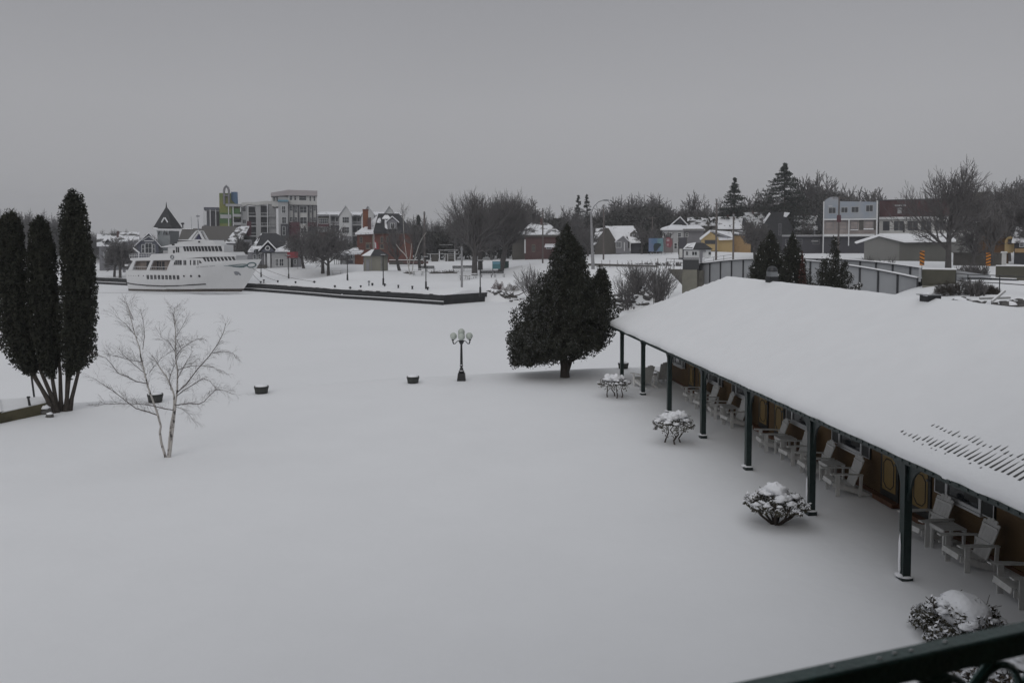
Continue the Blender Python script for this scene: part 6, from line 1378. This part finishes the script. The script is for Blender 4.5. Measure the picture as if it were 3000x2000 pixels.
# white birch clump in the park
def pts3(B, L_, y=0): return [Vector((B.X(a), y, B.Z(b))) for a, b in L_]
B = Bld('white_birch', 'leaning pale birch clump with a forked right stem in front of the brick mansion', 'tree', 1203, 810, 142)
mb = MB(); z4 = lambda *a: [(900 + x / 4.9, 540 + y / 4.9) for x, y in a]
for L_, r0 in ((z4((1480,1330),(1455,1180),(1425,1020),(1405,860),(1390,700),(1385,560),(1380,420)), .085), (z4((1510,1240),(1520,1150),(1560,1010),(1610,860),(1660,760),(1715,690)), .075), (z4((1440,1060),(1400,1000),(1330,930),(1280,860)), .10), (z4((1460,1180),(1490,980),(1500,850)), .08)):
    mb.tube(pts3(B, L_), [max(.03, r0 * (1 - .6 * i / len(L_))) for i in range(len(L_))], 6)
mb.build('trunk', 'birch_pale', B.r)
rr = random.Random(3); A = [MB() for _ in range(5)]
for (x, y), dx in zip(z4((1385,520),(1382,430),(1390,650),(1700,700),(1660,760),(1400,800),(1290,870)), (-.2, 0, .3, .2, .4, -.5, -.6)):
    for k in range(3): grow(A, Vector((B.X(x), 0, B.Z(y))), Vector((dx + rr.gauss(0, .35), rr.gauss(0, .4), 1)).normalized(), 1.1, .03, 1, rr, dict(PARK, lv=3, rmin=.010, nc=[3, 3, 3, 3], ang=50))
mb = MB(); [mb.raw(a.v, a.f) for a in A]; mb.build('crown', 'twig_far', B.r)
# shrubs on the bank: bundles of rising stems
def stemshrub(label, px, py, Y, hpx, wpx, seed, n=26, m='bark_far', rmin=.018, name='bare_shrub'):
    p = base(px, py, Y); k = Y / FPX; h = hpx * k; w = wpx * k; rr = random.Random(seed); r = thing(name, label, 'shrub', p, 0, None); A = [MB() for _ in range(3)]
    for i in range(n):
        sp = min(.75, w / 2 / h); d = Vector((rr.uniform(-1, 1) * sp, rr.uniform(-1, 1) * sp, 1)).normalized()
        ex = max(.15, (w / 2 - sp * h * .8) * .6); grow(A, Vector((rr.gauss(0, ex), rr.gauss(0, .15), -.2)), d, h * rr.uniform(.45, .7), rmin * 2.4, 0, rr, dict(lv=2, taper=.6, jit=.10, up=.12, rmin=rmin, sides=[5, 4, 3], nc=[4, 4, 3], t0=[.3], ang=26, lr=.62, rr=.65, tl=.3, r=.02))
    mb = MB(); mb.raw(A[0].v, A[0].f); mb.build('stem', m, r); mb = MB(); [mb.raw(a.v, a.f) for a in A[1:]]; mb.build('crown', 'twig_far', r)
stemshrub('bare many stemmed shrub on the snowy bank, left of three', 1838, 882, 97, 100, 75, 61, 16)
stemshrub('bare many stemmed shrub on the snowy bank, dense middle one', 1872, 852, 102, 85, 100, 62, 34)
stemshrub('bare fanned shrub on the snowy bank beside the stone abutment', 1928, 885, 92, 115, 120, 63, 34)
stemshrub('small bare shrub low on the bank behind the cedar', 1790, 880, 98, 40, 60, 64, 12)
stemshrub('tangled bare bush hanging over the shore left of the big cedar', 1560, 850, 110, 90, 130, 65, 22, 'bark')
def tuft(label, px, py, Y, hpx, wpx, m, seed, n=1500, name='bare_shrub'):
    p = base(px, py, Y); k = Y / FPX; h = hpx * k; w = wpx * k; rg = np.random.default_rng(seed); r = thing(name, label, 'shrub', p)
    V = rg.normal(size=(n, 3)); V /= np.linalg.norm(V, axis=1)[:, None]; V[:, 2] = abs(V[:, 2]); V *= (.35 + .65 * rg.random(n) ** .5)[:, None]; lob = 1 + .3 * np.sin(V[:, 0] * 7 + seed)
    V = V * [w / 2, w / 2.6, 1]; V[:, 2] *= h * lob; mb = MB(); mb.cloud(V, .34, .05, rg, droop=-.4); mb.build('twigs', m, r)
    st = MB(); [st.tube([(0, 0, -.2), (x * w * .4, y * w * .3, h * .7)], .02, 4) for x, y in rg.uniform(-1, 1, (8, 2))]; st.build('stem', 'stem', r)
tuft('reddish leafless bush above the shore rocks', 1458, 862, 117, 27, 42, 'brick_dull', 66)
tuft('pale grassy tuft beside the reddish bush on the shore', 1500, 862, 117, 20, 48, 'twig_brown', 67, 1100)
stemshrub('grey bare bush below the pipe railing at right', 2860, 868, 52, 52, 75, 68, 22)
for i, (px, hp, wp) in enumerate(((2765, 34, 60), (2812, 40, 70), (2862, 30, 66), (2905, 22, 50))):
    tuft('tangled dark bramble bush below the concrete abutment and railing, %s from the left' % 'first second third fourth'.split()[i], px, 868, 53.5, hp, wp, 'bark', 169 + i, 1500, 'bramble_bush')
stemshrub('maroon leafless hedge bush beside the white cabin', 2155, 765, 105, 28, 55, 70, 60, 'maroon', .02)
for i, (px, hp) in enumerate(((2545, 36), (2580, 28), (2608, 34), (2566, 22))): stemshrub('thin bare sapling before the grey garage wall, %s from the left' % ('first', 'third', 'fourth', 'second')[i], px, 770, 100, hp + 14, 22, 71 + i, 6, rmin=.016)
for i, (px, hp) in enumerate(((2820, 60), (2850, 70), (2880, 62), (2835, 50), (2865, 48))): stemshrub('tall bare thicket stems between the garage and the farther hazard sign, %s of five' % ('first', 'third', 'fifth', 'second', 'fourth')[i], px, 800, 84, hp, 40, 81 + i, 16, 'bark')
for i in range(9): stemshrub('low bare brush in front of the %s houses above the plank barrier' % ('brown gabled craftsman first middle next farther mural-side white pink-mural last'.split()[i]), 1760 + i * 28, 762 - i % 3 * 2, 135, 16, 34, 90 + i, 14, rmin=.02)
# evergreen clumps before the bridge
def conifer(label, px, py, Y, hpy, wpx, seed, n=6500, m='cedar', name='pointed_cedar', size=.16, prof=((0,.75),(.15,1),(.35,.95),(.6,.72),(.8,.42),(.95,.14),(1,.03)), snow=.02, lump=.3):
    p = base(px, py, Y); h = at(px, hpy, Y).z - p.z; w = wpx * Y / FPX / 2; r = thing(name, label, 'tree', p)
    cedar_crown(r, [(h * (.04 + .96 * a), w * b) for a, b in prof], n, size, seed, snow, lump, mats=(m, 'snow_clump')); mb = MB(); mb.tube([(0, 0, -.3), (0, 0, h * .5)], [.14, .08], 6); mb.build('trunk', 'bark', r)
conifer('left one of the twin pointed dark cedars before the bridge', 2256, 862, 60, 676, 118, 101, 10000)
conifer('right one of the twin pointed dark cedars before the bridge', 2320, 862, 61, 683, 104, 102, 9000)
conifer('lower dark cedar joined to the left of the twin cedars', 2228, 862, 59, 712, 80, 103, 6000)
conifer('rust brown dying cedar on the right flank of the twin cedars', 2349, 862, 60, 742, 26, 104, 1800, 'cedar_rust')
def juniper():
    p = base(2430, 868, 56); k = 56 / FPX; r = thing('juniper', 'spiky dark juniper with snow tipped right branches before the bridge', 'tree', p); rr = random.Random(8); rg = np.random.default_rng(8); C = []; S = []; tb_ = MB()
    tips = [(2436, 664, 13), (2452, 700, 10), (2425, 730, 16), (2415, 760, 16), (2400, 790, 12), (2462, 735, 12), (2500, 775, 9), (2520, 800, 8), (2485, 765, 10), (2470, 790, 12), (2380, 800, 10), (2440, 760, 18), (2450, 800, 18), (2505, 820, 9), (2410, 820, 14), (2370, 818, 9)]
    for tx, ty, w in tips:
        d = rr.uniform(-.9, .9); a = Vector((rr.gauss(0, .1), 0, 0)); b = Vector(((tx - 2430) * k, d, (868 - ty) * k)); mid = a.lerp(b, .5) + Vector((0, 0, .2)); tb_.tube([a, mid, b], [.06, .045, .012], 5)
        for i in range(1300):
            t = rr.random() ** .7; q = (a.lerp(mid, t * 2) if t < .5 else mid.lerp(b, t * 2 - 1)); s = w * k * (1.25 - t) * 2.3
            v = (q.x + rr.gauss(0, s * .55), q.y + rr.gauss(0, s * .55), q.z + rr.gauss(0, s * .5)); (S if (tx > 2465 and rr.random() < .18) or rr.random() < .02 else C).append(v)
    f = MB(); f.cloud(C, .16, .32, rg); f.mt(1).cloud(S, .14, .45, rg); f.build('crown', ['cedar', 'snow_clump'], r); tb_.build('trunk', 'bark', r)
juniper()
SPR = ((0,.9),(.1,1),(.3,.86),(.5,.66),(.7,.42),(.85,.25),(1,.02))
def spruce(label, px, py, Y, hpy, wpx, seed, tiers, n, top=1.0):
    p = base(px, py, Y); h = at(px, hpy, Y).z - p.z; w = wpx * Y / FPX / 2; r = thing('spruce_tree', label, 'tree', p); rr = random.Random(seed); rg = np.random.default_rng(seed); C = []
    tr = MB(); tr.tube([(0, 0, -.3), (0, 0, h)], [.3, .05], 6)
    for t in range(tiers):
        f = (t + .5) / tiers; z = h * (.12 + .88 * f); jj = rr.uniform(.85, 1.12)
        for b in range(11):
            f2 = min(.985, max(.01, f + rr.uniform(-.7, .7) / tiers)); z = h * (.12 + .88 * f2); R = w * (1 - f2) ** top * jj * (1 if f2 < .8 else (1 - f2) / .2 * .8 + .2) + .12; a = rr.uniform(0, 6.28); L_ = R * rr.uniform(.6, 1.15); dz = -.16 * L_
            for i in range(n):
                s = (rr.random() ** .7); C.append((cos(a) * L_ * s + rr.gauss(0, .14), sin(a) * L_ * s + rr.gauss(0, .14), z + dz * s + .10 * L_ * s * s + rr.gauss(0, .13)))
            tr.tube([(0, 0, z), (cos(a) * L_ * .9, sin(a) * L_ * .9, z + dz * .8)], .035, 3)
    f = MB(); f.cloud(C, .55, .30, rg, droop=.3); f.build('crown', 'conifer_far', r); tr.build('trunk', 'bark', r)
spruce('tallest dark spruce with layered boughs above the houses', 2296, 720, 205, 478, 240, 111, 24, 50, .62)
spruce('narrower pointed spruce left of the tallest one', 2150, 715, 205, 522, 175, 112, 20, 34, .9)
spruce('left one of a pair of small distant conifers on the skyline', 1694, 700, 260, 572, 70, 113, 15, 16, .8)
spruce('right one of a pair of small distant conifers on the skyline', 1719, 700, 258, 570, 56, 114, 13, 16, .6)
spruce('small conifer against the playhouse roof line at left', 1226, 705, 230, 632, 34, 115, 16, 30, .8)
spruce('dark conifer in front of the two storey house', 1893, 740, 190, 668, 34, 116, 12, 20, .9)

# ------------------------------------------------------------------ wooded skyline, one far-off mass
def far_wood():
    rr = random.Random(77); protos = []
    for s in range(4):
        A = [MB() for _ in range(4)]; r2 = random.Random(200 + s)
        grow(A, Vector((0, 0, 0)), Vector((0, 0, 1)), .28, .022, 0, r2, dict(lv=3, taper=.6, jit=.13, up=.05, uptip=-.5, seg=3, rmin=.0028, sides=[4, 3, 3, 3], nc=[6, 6, 9], t0=[.35, .2, .1], ang=46, lr=.66, rr=.6))
        mb = MB(); [mb.raw(a.v, a.f) for a in A]; V = np.array(mb.v); V /= V[:, 2].max(); protos.append((V, mb.f))
    top = [(-500,640),(-100,640),(0,612),(60,616),(110,612),(170,632),(290,672),(330,664),(390,674),(470,690),(560,690),(900,690),(1160,640),(1215,625),(1260,640),(1300,640),(1330,610),(1400,600),(1500,585),(1545,590),(1600,605),(1660,604),(1745,605),(1790,585),(1840,566),(1900,568),(1945,572),(1965,590),(2000,600),(2060,590),(2110,585),(2180,570),(2250,555),(2330,560),(2370,540),(2440,520),(2490,545),(2560,590),(2640,590),(2720,570),(2800,560),(2870,560),(2920,530),(3000,515),(3300,510)]
    tx = [a[0] for a in top]; ty = [a[1] for a in top]; V = []; F = []; n = 0
    for i in range(430):
        px = -350 + 3650 * (i + rr.random()) / 430; Y = (rr.uniform(228, 330) if px > 500 else rr.uniform(222, 290)) if i % 3 or not 1150 < px < 1720 else rr.uniform(200, 225)
        p = base(px, 700, Y); h = (at(px, float(np.interp(px, tx, ty)), Y).z - p.z) * rr.uniform(.75, 1.08)
        if h < 3: continue
        P, f = protos[rr.randrange(4)]; a = rr.uniform(0, 6.28); w = h * rr.uniform(.75, 1.0)
        if h < 8: w = h
        x = P[:, 0] * cos(a) - P[:, 1] * sin(a); y = P[:, 0] * sin(a) + P[:, 1] * cos(a)
        V.append(np.stack([p.x + x * w, p.y + y * w, p.z - .3 + P[:, 2] * h], 1)); F += [tuple(k + n for k in q) for q in f]; n += len(P)
    mb = MB(); mb.v = np.concatenate(V).tolist(); mb.f = F; mb.mi = [0] * len(F)
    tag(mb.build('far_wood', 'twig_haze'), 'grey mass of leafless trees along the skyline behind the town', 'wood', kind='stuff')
    C = []
    for i in range(88000):
        px = rr.uniform(-400, 3350); Y = rr.uniform(228, 320); Y = rr.uniform(204, 222) if i % 3 == 0 and 1160 < px < 2420 else Y; p = at(px, 700, Y); z0 = tz(p.x, Y) if i % 2 else 3; zt = at(px, float(np.interp(px, tx, ty)) + 40 + 16 * noise.noise(Vector((px * .02, 1, 0))) + 7 * noise.noise(Vector((px * .11, 1, 0))), Y).z
        if zt < 5: continue
        C.append((p.x, Y, z0 + (zt - z0) * rr.random() ** .9))
    rg = np.random.default_rng(5); mb = MB(); mb.cloud(C, 1.35, .42, rg, droop=0)
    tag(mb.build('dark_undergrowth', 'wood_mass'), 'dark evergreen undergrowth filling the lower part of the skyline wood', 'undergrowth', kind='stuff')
far_wood()

# ------------------------------------------------------------------ riprap and drift wood
rr = random.Random(12); k = 0
rk = None
place = [(rr.uniform(1440, 1530), rr.uniform(868, 888)) for _ in range(26)] + [(rr.uniform(1800, 1990), rr.uniform(868, 925)) for _ in range(40)]
for px, py in place:
    Y = shoreY(px) + rr.uniform(-.2, 3.0 if px < 1600 else 9); p = base(px, py, Y); s = rr.uniform(.35, .9); lb, gp = ('snow dusted dark rock lining the shore below the reddish bush', 'rocks below the reddish bush') if px < 1600 else ('snow capped rock on the bank among the bare many stemmed shrubs', 'rocks among the bank shrubs')
    if rk is None:
        rk = thing('shore_rock', lb, 'rock', p, 0, gp, s); mb = MB(); mb.blob((0, 0, .1), (.9, .6, .5), .7, 1.6, 3, 10, 7); mb.build('stone', 'rock', rk); mb = MB(); mb.blob((0.1, .05, .42), (.62, .45, .22), .5, 1.8, 5, 10, 7, flat=.3); mb.build('snow_cap', 'snow_clump', rk)
    else: clone(rk, lb, p - Vector((0, 0, .12)), rr.uniform(0, 6), (s, s * rr.uniform(.7, 1.2), s * rr.uniform(.8, 1.3)), gp)
for i, (px, py, Y) in enumerate(((2760, 868, 47), (2800, 882, 46), (2835, 888, 45), (2870, 880, 47), (2900, 872, 48), (2945, 876, 47), (2980, 872, 48), (2850, 872, 49), (2815, 866, 50))):
    p = base(px, py, Y); clone(rk, 'dark snowy rubble rock below the pipe railing, %s from the left' % 'first third fifth sixth eighth ninth tenth fourth second'.split()[i], p, i, .7 + .1 * (i % 3), 'rubble below the pipe railing')
for i, (a, b, Y, lb) in enumerate((((2905, 885), (2945, 852), 46, 'snowy plank lying across the rubble pointing up to the right'), ((2870, 874), (2960, 872), 47, 'flat snow covered plank lying on the rubble'))):
    p0, p1 = at(*a, Y), at(*b, Y); o = thing('plank', lb, 'plank', p0); d = p1 - p0; mb = MB(); mb.tube([(0, 0, 0), d], .07, 4); mb.build('board', 'grey_wood', o); mb = MB(); mb.tube([(0, 0, .08), d + Vector((0, 0, .08))], .05, 4); mb.build('snow_cover', 'snow', o)
p = at(1478, 842, 112); o = thing('branch', 'fallen forked dead branch lying on the park snow by the shore', 'branch', (p.x, 112, tz(p.x, 112))); mb = MB(); mb.tube([(0, 0, .1), (2, 0, .5), (4.2, 0, 1.7)], [.1, .07, .04], 5); mb.tube([(0.2, 0, .15), (1.3, -.5, .9)], .05, 5); mb.build('wood', 'bark', o)

# ------------------------------------------------------------------ winter air
hz = MB(); hz.box(-1010, -50, -3.2, 1010, 1010, 60); o = hz.build('haze', 'snow'); m = bpy.data.materials.new('haze'); m.use_nodes = True; t = m.node_tree; t.nodes.clear()
oo = t.nodes.new('ShaderNodeOutputMaterial'); pv = t.nodes.new('ShaderNodeVolumePrincipled'); pv.inputs['Color'].default_value = (.92, .93, .97, 1); pv.inputs['Density'].default_value = 0.00055; pv.inputs['Anisotropy'].default_value = .2
t.links.new(pv.outputs[0], oo.inputs['Volume']); o.data.materials.clear(); o.data.materials.append(m); tag(o, None, None, kind='stuff')
